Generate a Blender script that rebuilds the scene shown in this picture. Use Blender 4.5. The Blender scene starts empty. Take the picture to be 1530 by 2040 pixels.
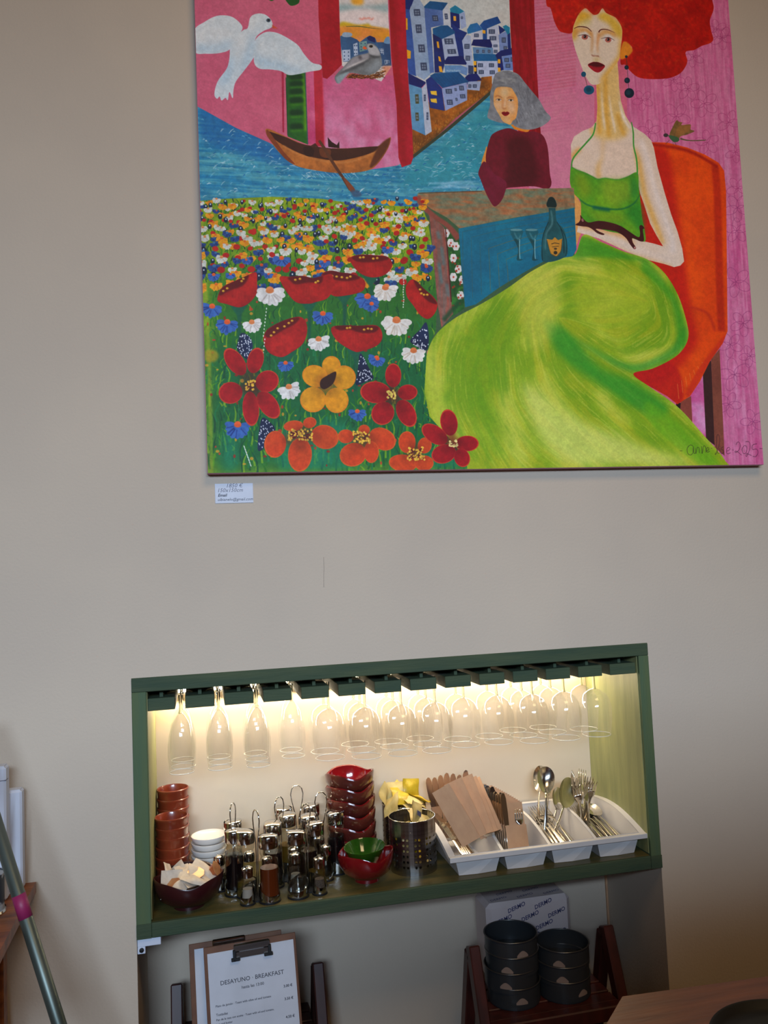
import bpy, math, random
import numpy as np
from mathutils import Vector, Matrix, Euler
random.seed(11)
C = bpy.context.scene.collection
scene = bpy.context.scene

# ---------------------------------------------------------------- camera
CAM_H = 1.55
FPX = 1614.76                                   # focal length in pixels of the 1530 x 2040 frame
YAW, PITCH, ROLL, DIST = -.2248, .0699, -.0433, 1.9629
def cam_axes():
    cy, sy, cp, sp, cr, sr = math.cos(YAW), math.sin(YAW), math.cos(PITCH), math.sin(PITCH), math.cos(ROLL), math.sin(ROLL)
    fw = Vector((-sy * cp, cy * cp, sp)); right = Vector((cy, sy, 0)); up = right.cross(fw)
    return cr * right + sr * up, -sr * right + cr * up, fw
RX, UX, FW = cam_axes()
CP = Vector((0, -DIST, CAM_H))
cam_data = bpy.data.cameras.new('camera'); cam = bpy.data.objects.new('camera', cam_data); C.objects.link(cam)
cam_data.sensor_fit = 'VERTICAL'; cam_data.sensor_height = 36; cam_data.lens = FPX * 36 / 2040
cam_data.clip_start = .02
cam.matrix_world = Matrix(((RX.x, UX.x, -FW.x, CP.x), (RX.y, UX.y, -FW.y, CP.y), (RX.z, UX.z, -FW.z, CP.z), (0, 0, 0, 1)))
scene.camera = cam

# ---------------------------------------------------------------- world, daylight, exposure
w = bpy.data.worlds.new('overcast'); scene.world = w; w.use_nodes = True
bg = w.node_tree.nodes['Background']; bg.inputs[0].default_value = (.62, .72, .86, 1); bg.inputs[1].default_value = .15
def area(name, loc, rot, sx, sy, power, col, spread=math.pi):
    l = bpy.data.lights.new(name, 'AREA'); l.shape = 'RECTANGLE'; l.size = sx; l.size_y = sy; l.energy = power; l.color = col; l.spread = spread
    o = bpy.data.objects.new(name, l); C.objects.link(o); o.location = loc; o.rotation_euler = rot; return o
# daylight through the shop window behind the camera, a bounce of it from the ceiling side, a warm lamp over the counter
area('window_daylight', (-.15, -4.4, 2.5), (math.radians(54), 0, math.radians(-8)), 2.2, .6, 97, (.585, .765, 1.0), math.radians(108))
area('ceiling_lamp_light', (.8, -2.2, 3.75), (math.radians(20), 0, 0), 1.2, .9, 28, (1.0, .70, .38))
# LED strip inside the niche
led_light = area('led_strip_light', (.49, .285, 1.236), (math.radians(-32), 0, 0), 1.22, .012, 5.2, (1.0, .84, .60))
scene.view_settings.view_transform = 'Standard'; scene.view_settings.look = 'None'
scene.view_settings.gamma = 1; scene.view_settings.use_curve_mapping = False
scene.view_settings.exposure = 0.0

# ---------------------------------------------------------------- helpers
def lin(c):
    return tuple(((v / 255) / 12.92 if v / 255 <= .04045 else ((v / 255 + .055) / 1.055) ** 2.4) for v in c[:3]) + (1,)
MATS = {}
def mat(name, col, rough=.5, metal=0, col2=None, scale=8, stretch=(1, 1, 1), bump=0, bscale=None, spec=.5, coat=0, trans=0, ior=1.45, lo=.35, hi=.65, detail=6, aniso=0):
    m = bpy.data.materials.new(name); m.use_nodes = True; nt = m.node_tree; b = nt.nodes['Principled BSDF']
    b.inputs['Base Color'].default_value = lin(col); b.inputs['Roughness'].default_value = rough; b.inputs['Metallic'].default_value = metal
    b.inputs['Specular IOR Level'].default_value = spec; b.inputs['Coat Weight'].default_value = coat; b.inputs['Coat Roughness'].default_value = .06
    b.inputs['Transmission Weight'].default_value = trans; b.inputs['IOR'].default_value = ior; b.inputs['Anisotropic'].default_value = aniso
    tc = nt.nodes.new('ShaderNodeTexCoord'); mp = nt.nodes.new('ShaderNodeMapping'); mp.inputs['Scale'].default_value = stretch
    nt.links.new(tc.outputs['Object'], mp.inputs[0])
    n = nt.nodes.new('ShaderNodeTexNoise'); n.inputs['Scale'].default_value = scale; n.inputs['Detail'].default_value = detail; nt.links.new(mp.outputs[0], n.inputs[0])
    if col2 is None: col2 = tuple(v * .93 for v in col)
    r = nt.nodes.new('ShaderNodeValToRGB'); e = r.color_ramp.elements
    e[0].position = lo; e[0].color = lin(col); e[1].position = hi; e[1].color = lin(col2)
    nt.links.new(n.outputs[0], r.inputs[0]); nt.links.new(r.outputs[0], b.inputs['Base Color'])
    if bump:
        n2 = nt.nodes.new('ShaderNodeTexNoise'); n2.inputs['Scale'].default_value = bscale or scale * 3; n2.inputs['Detail'].default_value = 4; nt.links.new(mp.outputs[0], n2.inputs[0])
        bp = nt.nodes.new('ShaderNodeBump'); bp.inputs['Strength'].default_value = bump; bp.inputs['Distance'].default_value = .004
        nt.links.new(n2.outputs[0], bp.inputs['Height']); nt.links.new(bp.outputs[0], b.inputs['Normal'])
    MATS[name] = m; return m
def thin_glass(name, tint=(1, 1, 1), gloss=1.0, base=.03, haze=0):
    """thin clear glass wall: straight-through light plus Fresnel reflection"""
    m = bpy.data.materials.new(name); m.use_nodes = True; nt = m.node_tree; nt.nodes.remove(nt.nodes['Principled BSDF']); out = nt.nodes['Material Output']
    t = nt.nodes.new('ShaderNodeBsdfTransparent'); t.inputs[0].default_value = tint + (1,)
    g = nt.nodes.new('ShaderNodeBsdfGlossy'); g.inputs['Roughness'].default_value = .03; g.inputs[0].default_value = (gloss, gloss, gloss, 1)
    lw = nt.nodes.new('ShaderNodeLayerWeight'); lw.inputs[0].default_value = .18
    mr = nt.nodes.new('ShaderNodeMapRange'); mr.inputs['To Min'].default_value = base; mr.inputs['To Max'].default_value = .75; nt.links.new(lw.outputs['Facing'], mr.inputs[0])
    pw = nt.nodes.new('ShaderNodeMath'); pw.operation = 'POWER'; pw.inputs[1].default_value = 1.3; nt.links.new(mr.outputs[0], pw.inputs[0])
    mx = nt.nodes.new('ShaderNodeMixShader'); nt.links.new(pw.outputs[0], mx.inputs[0]); nt.links.new(t.outputs[0], mx.inputs[1]); nt.links.new(g.outputs[0], mx.inputs[2]); nt.links.new(mx.outputs[0], out.inputs[0])
    if haze:
        tl = nt.nodes.new('ShaderNodeBsdfTranslucent'); df = nt.nodes.new('ShaderNodeBsdfDiffuse'); ad = nt.nodes.new('ShaderNodeMixShader'); ad.inputs[0].default_value = .5
        m2 = nt.nodes.new('ShaderNodeMixShader'); m2.inputs[0].default_value = haze
        nt.links.new(tl.outputs[0], ad.inputs[1]); nt.links.new(df.outputs[0], ad.inputs[2]); nt.links.new(mx.outputs[0], m2.inputs[1]); nt.links.new(ad.outputs[0], m2.inputs[2]); nt.links.new(m2.outputs[0], out.inputs[0])
    MATS[name] = m; return m
def emit(name, col, s):
    m = bpy.data.materials.new(name); m.use_nodes = True; b = m.node_tree.nodes['Principled BSDF']
    b.inputs['Emission Color'].default_value = lin(col); b.inputs['Emission Strength'].default_value = s; MATS[name] = m; return m

class MB:
    """collects vertices and faces; build() links ONE mesh object"""
    def __init__(s): s.v = []; s.f = []; s.sm = []
    def add(s, vs, fs, smooth=False, M=None):
        o = len(s.v)
        s.v += [tuple(M @ Vector(v)) if M is not None else tuple(v) for v in vs]
        s.f += [tuple(i + o for i in f) for f in fs]; s.sm += [smooth] * len(fs); return s
    def box(s, x0, x1, y0, y1, z0, z1, b=0, M=None):
        if b <= 0:
            vs = [(x, y, z) for z in (z0, z1) for y in (y0, y1) for x in (x0, x1)]
            return s.add(vs, [(0, 2, 3, 1), (4, 5, 7, 6), (0, 1, 5, 4), (2, 6, 7, 3), (0, 4, 6, 2), (1, 3, 7, 5)], False, M)
        # chamfered box
        vs = []; idx = {}
        for ix, (X, sx) in enumerate(((x0, 1), (x1, -1))):
            for iy, (Y, sy) in enumerate(((y0, 1), (y1, -1))):
                for iz, (Z, sz) in enumerate(((z0, 1), (z1, -1))):
                    for a in range(3):
                        p = [X + sx * b, Y + sy * b, Z + sz * b]; p[a] = (X, Y, Z)[a]; idx[ix, iy, iz, a] = len(vs); vs.append(tuple(p))
        fs = []
        def q(ks):
            ks = [idx[k] for k in ks]; fs.append(tuple(ks))
        for a in range(3):
            o1, o2 = (a + 1) % 3, (a + 2) % 3
            for e in (0, 1):
                ks = []
                for u, v_ in ((0, 0), (1, 0), (1, 1), (0, 1)):
                    k = [0, 0, 0]; k[a] = e; k[o1] = u; k[o2] = v_; ks.append(tuple(k) + (a,))
                q(ks if e else ks[::-1])
            for u in (0, 1):
                for v_ in (0, 1):
                    k0 = [0, 0, 0]; k1 = [0, 0, 0]; k0[a] = 0; k1[a] = 1; k0[o1] = k1[o1] = u; k0[o2] = k1[o2] = v_
                    ks = [tuple(k0) + (o1,), tuple(k1) + (o1,), tuple(k1) + (o2,), tuple(k0) + (o2,)]
                    q(ks if (u + v_) % 2 else ks[::-1])
        for ix in (0, 1):
            for iy in (0, 1):
                for iz in (0, 1):
                    ks = [(ix, iy, iz, 0), (ix, iy, iz, 1), (ix, iy, iz, 2)]
                    q(ks if (ix + iy + iz) % 2 else ks[::-1])
        return s.add(vs, fs, False, M)
    def lathe(s, prof, n=32, smooth=True, M=None, rf=None):
        """prof: (r, z) list; rf(theta, r, z) -> (r, z) lets the rim wave"""
        if smooth:
            pr = [prof[0]]
            for i in range(1, len(prof) - 1):
                a = Vector((prof[i][0] - prof[i - 1][0], prof[i][1] - prof[i - 1][1])); c = Vector((prof[i + 1][0] - prof[i][0], prof[i + 1][1] - prof[i][1]))
                pr.append(prof[i])
                if a.length > 1e-6 and c.length > 1e-6 and a.angle(c) > .75: pr.append(None); pr.append(prof[i])
            pr.append(prof[-1]); run = []
            if None in pr:
                for p in pr + [None]:
                    if p is None: s.lathe0(run, n, smooth, M, rf); run = []
                    else: run.append(p)
                return s
        return s.lathe0(prof, n, smooth, M, rf)
    def lathe0(s, prof, n, smooth, M, rf):
        vs, fs = [], []; m = len(prof)
        for i in range(n):
            t = 2 * math.pi * i / n; c, sn = math.cos(t), math.sin(t)
            for r, z in prof:
                if rf: r, z = rf(t, r, z)
                vs.append((r * c, r * sn, z))
        for i in range(n):
            j = (i + 1) % n
            for k in range(m - 1):
                if prof[k][0] < 1e-7: fs.append((i * m, j * m + k + 1, i * m + k + 1)) if 0 else fs.append((i * m + k, j * m + k + 1, i * m + k + 1))
                elif prof[k + 1][0] < 1e-7: fs.append((i * m + k, j * m + k, i * m + k + 1))
                else: fs.append((i * m + k, j * m + k, j * m + k + 1, i * m + k + 1))
        return s.add(vs, fs, smooth, M)
    def tube(s, pts, r, n=8, closed=False, M=None, cap=True):
        pts = [Vector(p) for p in pts]; L = len(pts); rs = r if isinstance(r, (list, tuple)) else [r] * L
        vs, fs = [], []; up = Vector((.13, .37, .92)).normalized(); prev = None
        for i, p in enumerate(pts):
            d = (pts[(i + 1) % L] - pts[i - 1]) if closed else (pts[min(i + 1, L - 1)] - pts[max(i - 1, 0)])
            d.normalize()
            if prev is None:
                a = up.cross(d); a = a.normalized() if a.length > .05 else Vector((1, 0, 0)).cross(d).normalized()
            else: a = (prev - d * prev.dot(d)).normalized()
            prev = a; b = d.cross(a)
            for k in range(n):
                t = 2 * math.pi * k / n; vs.append(p + (a * math.cos(t) + b * math.sin(t)) * rs[i])
        for i in range(L if closed else L - 1):
            j = (i + 1) % L
            for k in range(n): fs.append((i * n + k, i * n + (k + 1) % n, j * n + (k + 1) % n, j * n + k))
        if cap and not closed: fs.append(tuple(range(n))[::-1]); fs.append(tuple((L - 1) * n + k for k in range(n)))
        return s.add(vs, fs, True, M)
    def prism(s, poly, y0, y1, M=None, smooth=False):
        """outline in x,z extruded along y"""
        n = len(poly); vs = [(x, y0, z) for x, z in poly] + [(x, y1, z) for x, z in poly]
        fs = [tuple(range(n)), tuple(range(n, 2 * n))[::-1]] + [(i, n + i, n + (i + 1) % n, (i + 1) % n) for i in range(n)]
        return s.add(vs, fs, smooth, M)
    def beam(s, a, b, wd, th, side=Vector((1, 0, 0)), bev=.003):
        a, b = Vector(a), Vector(b); z = (b - a); L = z.length; z.normalize(); x = (side - z * side.dot(z)).normalized(); y = z.cross(x)
        M = Matrix((( x.x, y.x, z.x, a.x), (x.y, y.y, z.y, a.y), (x.z, y.z, z.z, a.z), (0, 0, 0, 1)))
        return s.box(-wd / 2, wd / 2, -th / 2, th / 2, 0, L, bev, M)
    def sheet(s, nu, nv, fn, smooth=True, M=None, th=0):
        vs = [fn(i / nu, j / nv) for j in range(nv + 1) for i in range(nu + 1)]; W = nu + 1
        fs = [(j * W + i, j * W + i + 1, (j + 1) * W + i + 1, (j + 1) * W + i) for j in range(nv) for i in range(nu)]
        return s.add(vs, fs, smooth, M)
    def mesh(s, name, m):
        me = bpy.data.meshes.new(name); me.from_pydata(s.v, [], s.f); me.polygons.foreach_set('use_smooth', s.sm); me.materials.append(MATS[m] if isinstance(m, str) else m); me.update(); return me
    def build(s, name, m, parent=None, loc=None, rot=None):
        o = bpy.data.objects.new(name, s.mesh(name, m)); C.objects.link(o)
        if parent is not None: o.parent = parent
        if loc is not None: o.location = loc
        if rot is not None: o.rotation_euler = rot
        return o
def thing(name, label, cat, loc=(0, 0, 0), rot=(0, 0, 0), group=None):
    o = bpy.data.objects.new(name, None); C.objects.link(o); o.location = loc; o.rotation_euler = rot; o.empty_display_size = .02
    o['label'] = label; o['category'] = cat
    if group: o['group'] = group
    return o
def tag(o, label, cat, group=None):
    o['label'] = label; o['category'] = cat
    if group: o['group'] = group
    return o
def struct(o): o['kind'] = 'structure'; return o
def kids(o): return [c for c in bpy.data.objects if c.parent == o]
def copy_tree(root, label, group=None):
    r = root.copy(); C.objects.link(r); r['label'] = label
    if group: r['group'] = group
    for ch in root.children:
        c = ch.copy(); C.objects.link(c); c.parent = r
        for g in ch.children: d = g.copy(); C.objects.link(d); d.parent = c
    return r
def ray(px, py): return FW + RX * ((px - 765) / FPX) - UX * ((py - 1020) / FPX)
def at_y(px, py, Y=0.): v = ray(px, py); return CP + v * ((Y + DIST) / v.y)
def at_z(px, py, Z): v = ray(px, py); return CP + v * ((Z - CAM_H) / v.z)
def place(o, p, zdir, ydir=Vector((0, -1, 0))):
    """stand o at p with its z axis along zdir and its y axis towards ydir"""
    z = Vector(zdir).normalized(); y = (Vector(ydir) - z * Vector(ydir).dot(z)).normalized(); x = y.cross(z)
    o.matrix_world = Matrix(((x.x, y.x, z.x, p[0]), (x.y, y.y, z.y, p[1]), (x.z, y.z, z.z, p[2]), (0, 0, 0, 1))); return o
ORD = ['first', 'second', 'third', 'fourth', 'fifth', 'sixth', 'seventh', 'eighth', 'ninth', 'tenth', 'eleventh', 'twelfth', 'thirteenth', 'fourteenth', 'fifteenth', 'sixteenth']
FONT = None
def text_mesh(parent, body, size, mat_, name='lettering', pos=(0, 0, 0), shear=0, align='LEFT', bold=0, rotz=0):
    """flat lettering lying in the x,z plane, facing -y"""
    cu = bpy.data.curves.new(name, 'FONT'); cu.body = body; cu.size = size; cu.shear = shear; cu.align_x = align; cu.offset = bold; cu.extrude = .00005; cu.resolution_u = 2
    t = bpy.data.objects.new(name, cu); C.objects.link(t)
    dg = bpy.context.evaluated_depsgraph_get(); me = bpy.data.meshes.new_from_object(t.evaluated_get(dg))
    bpy.data.objects.remove(t); bpy.data.curves.remove(cu)
    me.materials.clear(); me.materials.append(MATS[mat_])
    o = bpy.data.objects.new(name, me); C.objects.link(o); o.parent = parent; o.location = pos; o.rotation_euler = (math.radians(90), rotz, 0); return o

# ---------------------------------------------------------------- materials
mat('plaster', (196, 180, 161), .85, col2=(189, 174, 157), scale=2.2, bump=.18, bscale=160)
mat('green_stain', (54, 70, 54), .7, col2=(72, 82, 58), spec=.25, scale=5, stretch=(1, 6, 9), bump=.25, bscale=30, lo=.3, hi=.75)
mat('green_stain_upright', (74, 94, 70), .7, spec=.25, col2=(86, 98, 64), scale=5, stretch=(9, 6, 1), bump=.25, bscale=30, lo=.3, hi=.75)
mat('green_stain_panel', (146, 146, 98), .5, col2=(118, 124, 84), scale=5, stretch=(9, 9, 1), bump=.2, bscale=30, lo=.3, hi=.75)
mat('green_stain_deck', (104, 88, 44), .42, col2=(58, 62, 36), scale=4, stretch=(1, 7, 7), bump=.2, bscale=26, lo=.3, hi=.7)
mat('cream_board', (226, 206, 178), .5, col2=(220, 198, 170), scale=3)
mat('terracotta', (130, 52, 28), .3, col2=(104, 38, 22), scale=12, coat=.5)
mat('oxblood', (98, 26, 26), .16, col2=(76, 20, 20), scale=10, coat=.8)
mat('oxblood_dark', (56, 20, 20), .3, col2=(48, 15, 18), scale=10, coat=.3)
mat('red_glaze', (124, 14, 20), .12, col2=(100, 10, 16), scale=10, coat=1)
mat('brown_glaze', (98, 42, 30), .18, col2=(72, 26, 22), scale=14, coat=.8)
mat('green_glaze', (40, 80, 18), .12, col2=(26, 60, 12), scale=14, coat=1)
mat('china', (232, 226, 218), .25, coat=.5)
mat('chrome', (214, 212, 208), .1, 1, scale=5)
mat('brushed_steel', (176, 174, 172), .26, 1, col2=(150, 148, 146), scale=4, stretch=(1, 1, 90), aniso=.4)
mat('cutlery_steel', (220, 214, 204), .16, 1)
mat('black_plastic', (14, 14, 16), .6)
mat('vinegar', (16, 10, 12), .1, coat=.5); mat('amber_oil', (92, 38, 14), .12, col2=(78, 30, 10), coat=.5); mat('olive_oil', (86, 66, 22), .15, coat=.5)
mat('salt', (150, 140, 130), .9); mat('pepper', (52, 42, 36), .9, col2=(90, 76, 64), scale=400)
mat('kraft', (196, 154, 118), .8, col2=(186, 144, 110), scale=30, bump=.1)
mat('tray_plastic', (200, 196, 194), .45, col2=(196, 192, 190))
mat('sachet_yellow', (200, 172, 44), .35, col2=(170, 140, 22), scale=30, bump=.4, bscale=60); mat('sachet_cream', (204, 184, 124), .4, col2=(184, 160, 96), scale=30, bump=.4, bscale=60)
mat('sugar_paper', (204, 190, 172), .7, col2=(188, 172, 154), scale=60, bump=.3, bscale=60); mat('jam_tub', (166, 84, 40), .3, coat=.5); mat('jam_lid', (206, 150, 100), .3, .3, col2=(180, 110, 70), scale=40)
mat('foil_blue', (70, 80, 130), .3, .3)
mat('nonstick', (58, 62, 66), .36, .35, col2=(60, 62, 64), scale=20)
mat('tin_rim', (110, 108, 106), .3, .8)
mat('sticker', (150, 130, 118), .6); mat('sticker_red', (120, 30, 34), .6)
mat('mahogany', (76, 30, 24), .5, col2=(54, 22, 18), scale=6, stretch=(6, 6, 1), coat=.2)
mat('dark_stool', (60, 30, 26), .45, col2=(44, 22, 20), scale=6, stretch=(6, 6, 1))
mat('table_wood', (112, 62, 34), .45, col2=(90, 48, 28), scale=5, stretch=(1, 8, 8), bump=.15)
mat('shelf_wood', (150, 84, 38), .4, col2=(96, 50, 28), scale=5, stretch=(1, 8, 8), bump=.15)
mat('hardboard', (116, 78, 56), .6, col2=(100, 66, 48), scale=20)
mat('paper', (206, 210, 220), .8); mat('ink', (70, 72, 84), .8); mat('ink_blue', (66, 66, 104), .7); mat('pencil', (120, 122, 136), .9)
mat('wrap', (206, 190, 186), .45, col2=(196, 178, 174), scale=6, bump=.5, bscale=14)
mat('aluminium', (96, 104, 98), .42, .7, col2=(76, 84, 78), scale=14, stretch=(1, 1, .3)); mat('magenta_tape', (140, 34, 82), .5)
mat('white_card', (206, 212, 226), .6); mat('print_dark', (26, 30, 40), .5, col2=(150, 150, 150), scale=34, lo=.5, hi=.55)
mat('floor_tile', (96, 64, 42), .4, col2=(84, 56, 36), scale=3); mat('ceiling_paint', (160, 138, 108), .9); mat('room_paint', (150, 122, 94), .9)
mat('canvas_edge', (196, 140, 150), .8)
mat('crack', (120, 108, 98), .9)
thin_glass('clear_glass', (.97, .97, .965), base=.07, haze=.045); thin_glass('bottle_glass', (.93, .94, .92), base=.05)
emit('led_glow', (255, 232, 196), 30)
# ---------------------------------------------------------------- the painted canvas (flat print, drawn stroke by stroke)
TS = 1500
class Canvas:
    """a small brush engine: polygons, petals and strokes laid onto a square canvas"""
    def __init__(s, to_uv, n):
        s.n = n; s.im = np.zeros((n, n, 3), np.float32); s.f = to_uv; s.rng = np.random.RandomState(7)
        s.nb = s.noise(60, 60, 1, 3); s.nf = s.noise(9, 9, 2, 2); s.nv = s.noise(5, 70, 3, 2); s.nh = s.noise(70, 5, 4, 2)
        s.none = np.zeros((n, n), np.float32)
        s.o = (0, 0, 1)
    def noise(s, cx, cy, seed, octs=1):
        out = np.zeros((s.n, s.n), np.float32); amp = 1.; r = np.random.RandomState(seed)
        for _ in range(octs):
            w = int(s.n / cx) + 3; h = int(s.n / cy) + 3
            g = r.uniform(-1, 1, (h, w)).astype(np.float32)
            x = np.arange(s.n) / cx; y = np.arange(s.n) / cy
            xi = x.astype(int); yi = y.astype(int); fx = x - xi; fy = y - yi
            fx = fx * fx * (3 - 2 * fx); fy = fy * fy * (3 - 2 * fy)
            a = g[yi][:, xi]; b = g[yi][:, xi + 1]; c = g[yi + 1][:, xi]; d = g[yi + 1][:, xi + 1]
            out += amp * ((a * (1 - fx) + b * fx) * (1 - fy)[:, None] + (c * (1 - fx) + d * fx) * fy[:, None])
            amp *= .55; cx = max(1.5, cx / 2.1); cy = max(1.5, cy / 2.1)
        return out / max(1e-6, np.abs(out).max())
    def at(s, ox, oy, sc): s.o = (ox, oy, sc)
    def tr(s, pts):
        p = np.array(pts, np.float64) / s.o[2] + np.array(s.o[:2])
        return s.f(p)
    @staticmethod
    def curve(p, closed=True, k=6):
        p = np.array(p, float); n = len(p)
        if n < 3: return p
        out = []
        rng = range(n) if closed else range(n - 1)
        for i in rng:
            if closed: a, b, c, d = p[i - 1], p[i], p[(i + 1) % n], p[(i + 2) % n]
            else: a, b, c, d = p[max(i - 1, 0)], p[i], p[i + 1], p[min(i + 2, n - 1)]
            for t in np.arange(k) / k:
                out.append(.5 * ((2 * b) + (c - a) * t + (2 * a - 5 * b + 4 * c - d) * t * t + (3 * b - a - 3 * c + d) * t ** 3))
        if not closed: out.append(p[-1])
        return np.array(out)
    def mask(s, q, soft=0):
        """anti-aliased coverage of a polygon given in texels; returns x0, y0, array"""
        pad = int(soft * 2) + 2; n = s.n
        x0 = int(max(0, q[:, 0].min() - pad)); x1 = int(min(n, q[:, 0].max() + pad + 1))
        y0 = int(max(0, q[:, 1].min() - pad)); y1 = int(min(n, q[:, 1].max() + pad + 1))
        if x1 <= x0 or y1 <= y0: return None
        w, h = x1 - x0, y1 - y0; K = 3
        ys = y0 + (np.arange(h * K) + .5) / K
        ax, ay = q[:, 0], q[:, 1]; bx, by = np.roll(ax, -1), np.roll(ay, -1)
        cov = np.zeros((h * K, w + 2), np.float32)
        for i in range(len(q)):
            if ay[i] == by[i]: continue
            sg = 1. if by[i] > ay[i] else -1.
            lo, hi = (ay[i], by[i]) if sg > 0 else (by[i], ay[i])
            j = np.nonzero((ys >= lo) & (ys < hi))[0]
            if not len(j): continue
            xx = ax[i] + (ys[j] - ay[i]) * (bx[i] - ax[i]) / (by[i] - ay[i]) - x0
            xx = np.clip(xx, 0, w); xi = xx.astype(int); fr = xx - xi
            cov[j, xi] += sg * (1 - fr); cov[j, xi + 1] += sg * fr
        m = np.clip(np.abs(np.cumsum(cov, 1)[:, :w]), 0, 1).reshape(h, K, w).mean(1)
        r = int(round(soft * .6))
        if r > 0:
            for _ in range(3):
                for axx in (0, 1):
                    pd = [(0, 0), (0, 0)]; pd[axx] = (r + 1, r)
                    c = np.cumsum(np.pad(m, pd), axx)
                    m = (c[2 * r + 1:] - c[:-2 * r - 1]) / (2 * r + 1) if axx == 0 else (c[:, 2 * r + 1:] - c[:, :-2 * r - 1]) / (2 * r + 1)
        return x0, y0, m.astype(np.float32)
    def lay(s, mk, col, c2=None, fld=None, amp=.06, a=1., clip=None, tex=None):
        if mk is None: return
        x0, y0, m = mk; h, w = m.shape; sl = (slice(y0, y0 + h), slice(x0, x0 + w))
        c = np.array(col, np.float32)[None, None]
        if c2 is not None:
            t = np.clip(.5 + .9 * (s.nb if fld is None else fld)[sl], 0, 1)[..., None]
            c = c * (1 - t) + np.array(c2, np.float32) * t
        c = c * (1 + amp * (s.nf if tex is None else tex)[sl] + amp * .6 * s.nb[sl])[..., None]
        m = m * a
        if clip is not None: m = m * clip[sl]
        s.im[sl] = s.im[sl] * (1 - m[..., None]) + c * m[..., None]
    def P(s, pts, col, smooth=True, soft=0, **k):
        q = s.tr(pts)
        if smooth: q = s.curve(q)
        mk = s.mask(q, soft); s.lay(mk, col, **k); return mk
    def full(s, mk):
        o = s.none.copy()
        if mk is not None: o[mk[1]:mk[1] + mk[2].shape[0], mk[0]:mk[0] + mk[2].shape[1]] = mk[2]
        return o
    def S(s, pts, w, col, soft=0, smooth=True, **k):
        """a brush stroke; w is a width or a list of widths, in the units of the current frame"""
        q = s.tr(pts)
        w = np.atleast_1d(np.array(w, float)) / s.o[2] * s.px
        if smooth and len(q) > 2: q = s.curve(q, False, 5)
        ww = np.interp(np.linspace(0, 1, len(q)), np.linspace(0, 1, len(w)), w) / 2
        d = np.gradient(q, axis=0); d /= np.maximum(np.linalg.norm(d, axis=1), 1e-6)[:, None]
        nn = np.stack([-d[:, 1], d[:, 0]], 1) * ww[:, None]
        mk = s.mask(np.concatenate([q + nn, (q - nn)[::-1]]), soft); s.lay(mk, col, **k); return mk
    def E(s, x, y, rx, ry, col, rot=0, soft=0, **k):
        t = np.linspace(0, 2 * np.pi, 22, endpoint=False); c, sn = np.cos(rot), np.sin(rot)
        ex, ey = rx * np.cos(t), ry * np.sin(t)
        q = s.tr(np.stack([x + ex * c - ey * sn, y + ex * sn + ey * c], 1))
        mk = s.mask(q, soft); s.lay(mk, col, **k); return mk
    # ---- motifs
    def window(s, x, y, w, h, sk=0, col=(50, 62, 92), lit=False):
        q = [(x - w / 2 - sk, y - h / 2), (x + w / 2 - sk, y - h / 2 - sk * .4), (x + w / 2 + sk, y + h / 2 - sk * .4), (x - w / 2 + sk, y + h / 2)]
        s.P(q, (235, 175, 30) if lit else col, False, a=.95 if lit else .85)
        if not lit:
            s.P([(a * .55 + x * .45, b * .55 + y * .45) for a, b in q], (140, 155, 180), False, a=.8)
        s.S([(x, y - h / 2), (x, y + h / 2)], w * .14, (190, 120, 20) if lit else col, a=.8)
        s.S([(x - w / 2, y), (x + w / 2, y)], h * .12, (190, 120, 20) if lit else col, a=.8)
    def daisy(s, x, y, r, col, dark, rot=0, squash=.75, hub=(235, 95, 45)):
        k = 9; R = s.rng
        for i in range(k):
            a = rot + np.pi * (-.08 + 1.16 * i / (k - 1))
            dx, dy = np.cos(a), np.sin(a) * squash
            L = r * R.uniform(.85, 1.05)
            cc = np.array(col) * (1 - .0) if i % 2 else np.array(col) * .88 + np.array(dark) * .12
            s.E(x + dx * L * .55, y + dy * L * .55 + r * .1, L * .5, r * .26, cc, rot=np.arctan2(dy, dx), amp=.08)
        for i in range(7):
            a = rot + np.pi * (.0 + R.rand()); dx, dy = np.cos(a), np.sin(a) * squash
            s.S([(x + dx * r * .3, y + dy * r * .3), (x + dx * r * .9, y + dy * r * .9 + r * .1)], r * .09, dark, a=.55)
        s.E(x, y - r * .12, r * .27, r * .24, hub); s.E(x, y - r * .02, r * .3, r * .14, np.array(hub) * .85, a=.5)
    def poppy(s, pts, rim, dots, col=(190, 32, 28)):
        mk = s.P(pts, col, c2=(150, 22, 22), amp=.12); cl = s.full(mk)
        s.P([(x, y) for x, y in rim], (96, 14, 18), soft=1.5, clip=cl)
        c = np.mean(pts, 0)
        for i in range(4):
            t = -1 + .66 * i
            s.S([(c[0] + t * 25, c[1] - 10), (c[0] + t * 34, c[1] + 60)], 4, (215, 60, 45), soft=1, a=.5, clip=cl)
        for x, y in dots: s.E(x, y, 11, 9, (190, 130, 30)); s.E(x - 2, y - 2, 5, 4, (235, 190, 70))
    def petals(s, cx, cy, lst, col, rim, c2=None):
        for (x, y, rx, ry, rot) in lst:
            s.E(x, y, rx, ry, rim, rot=rot); s.E(x + (cx - x) * .03, y + (cy - y) * .03, rx * .94, ry * .94, col, rot=rot, c2=c2, amp=.1)
            s.E((x + cx) / 2, (y + cy) / 2, rx * .6, ry * .45, np.array(col) * .62, rot=rot, soft=8, a=.55)
        s.E(cx, cy, 46, 46, np.array(col) * .55, soft=10, a=.6)
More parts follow.
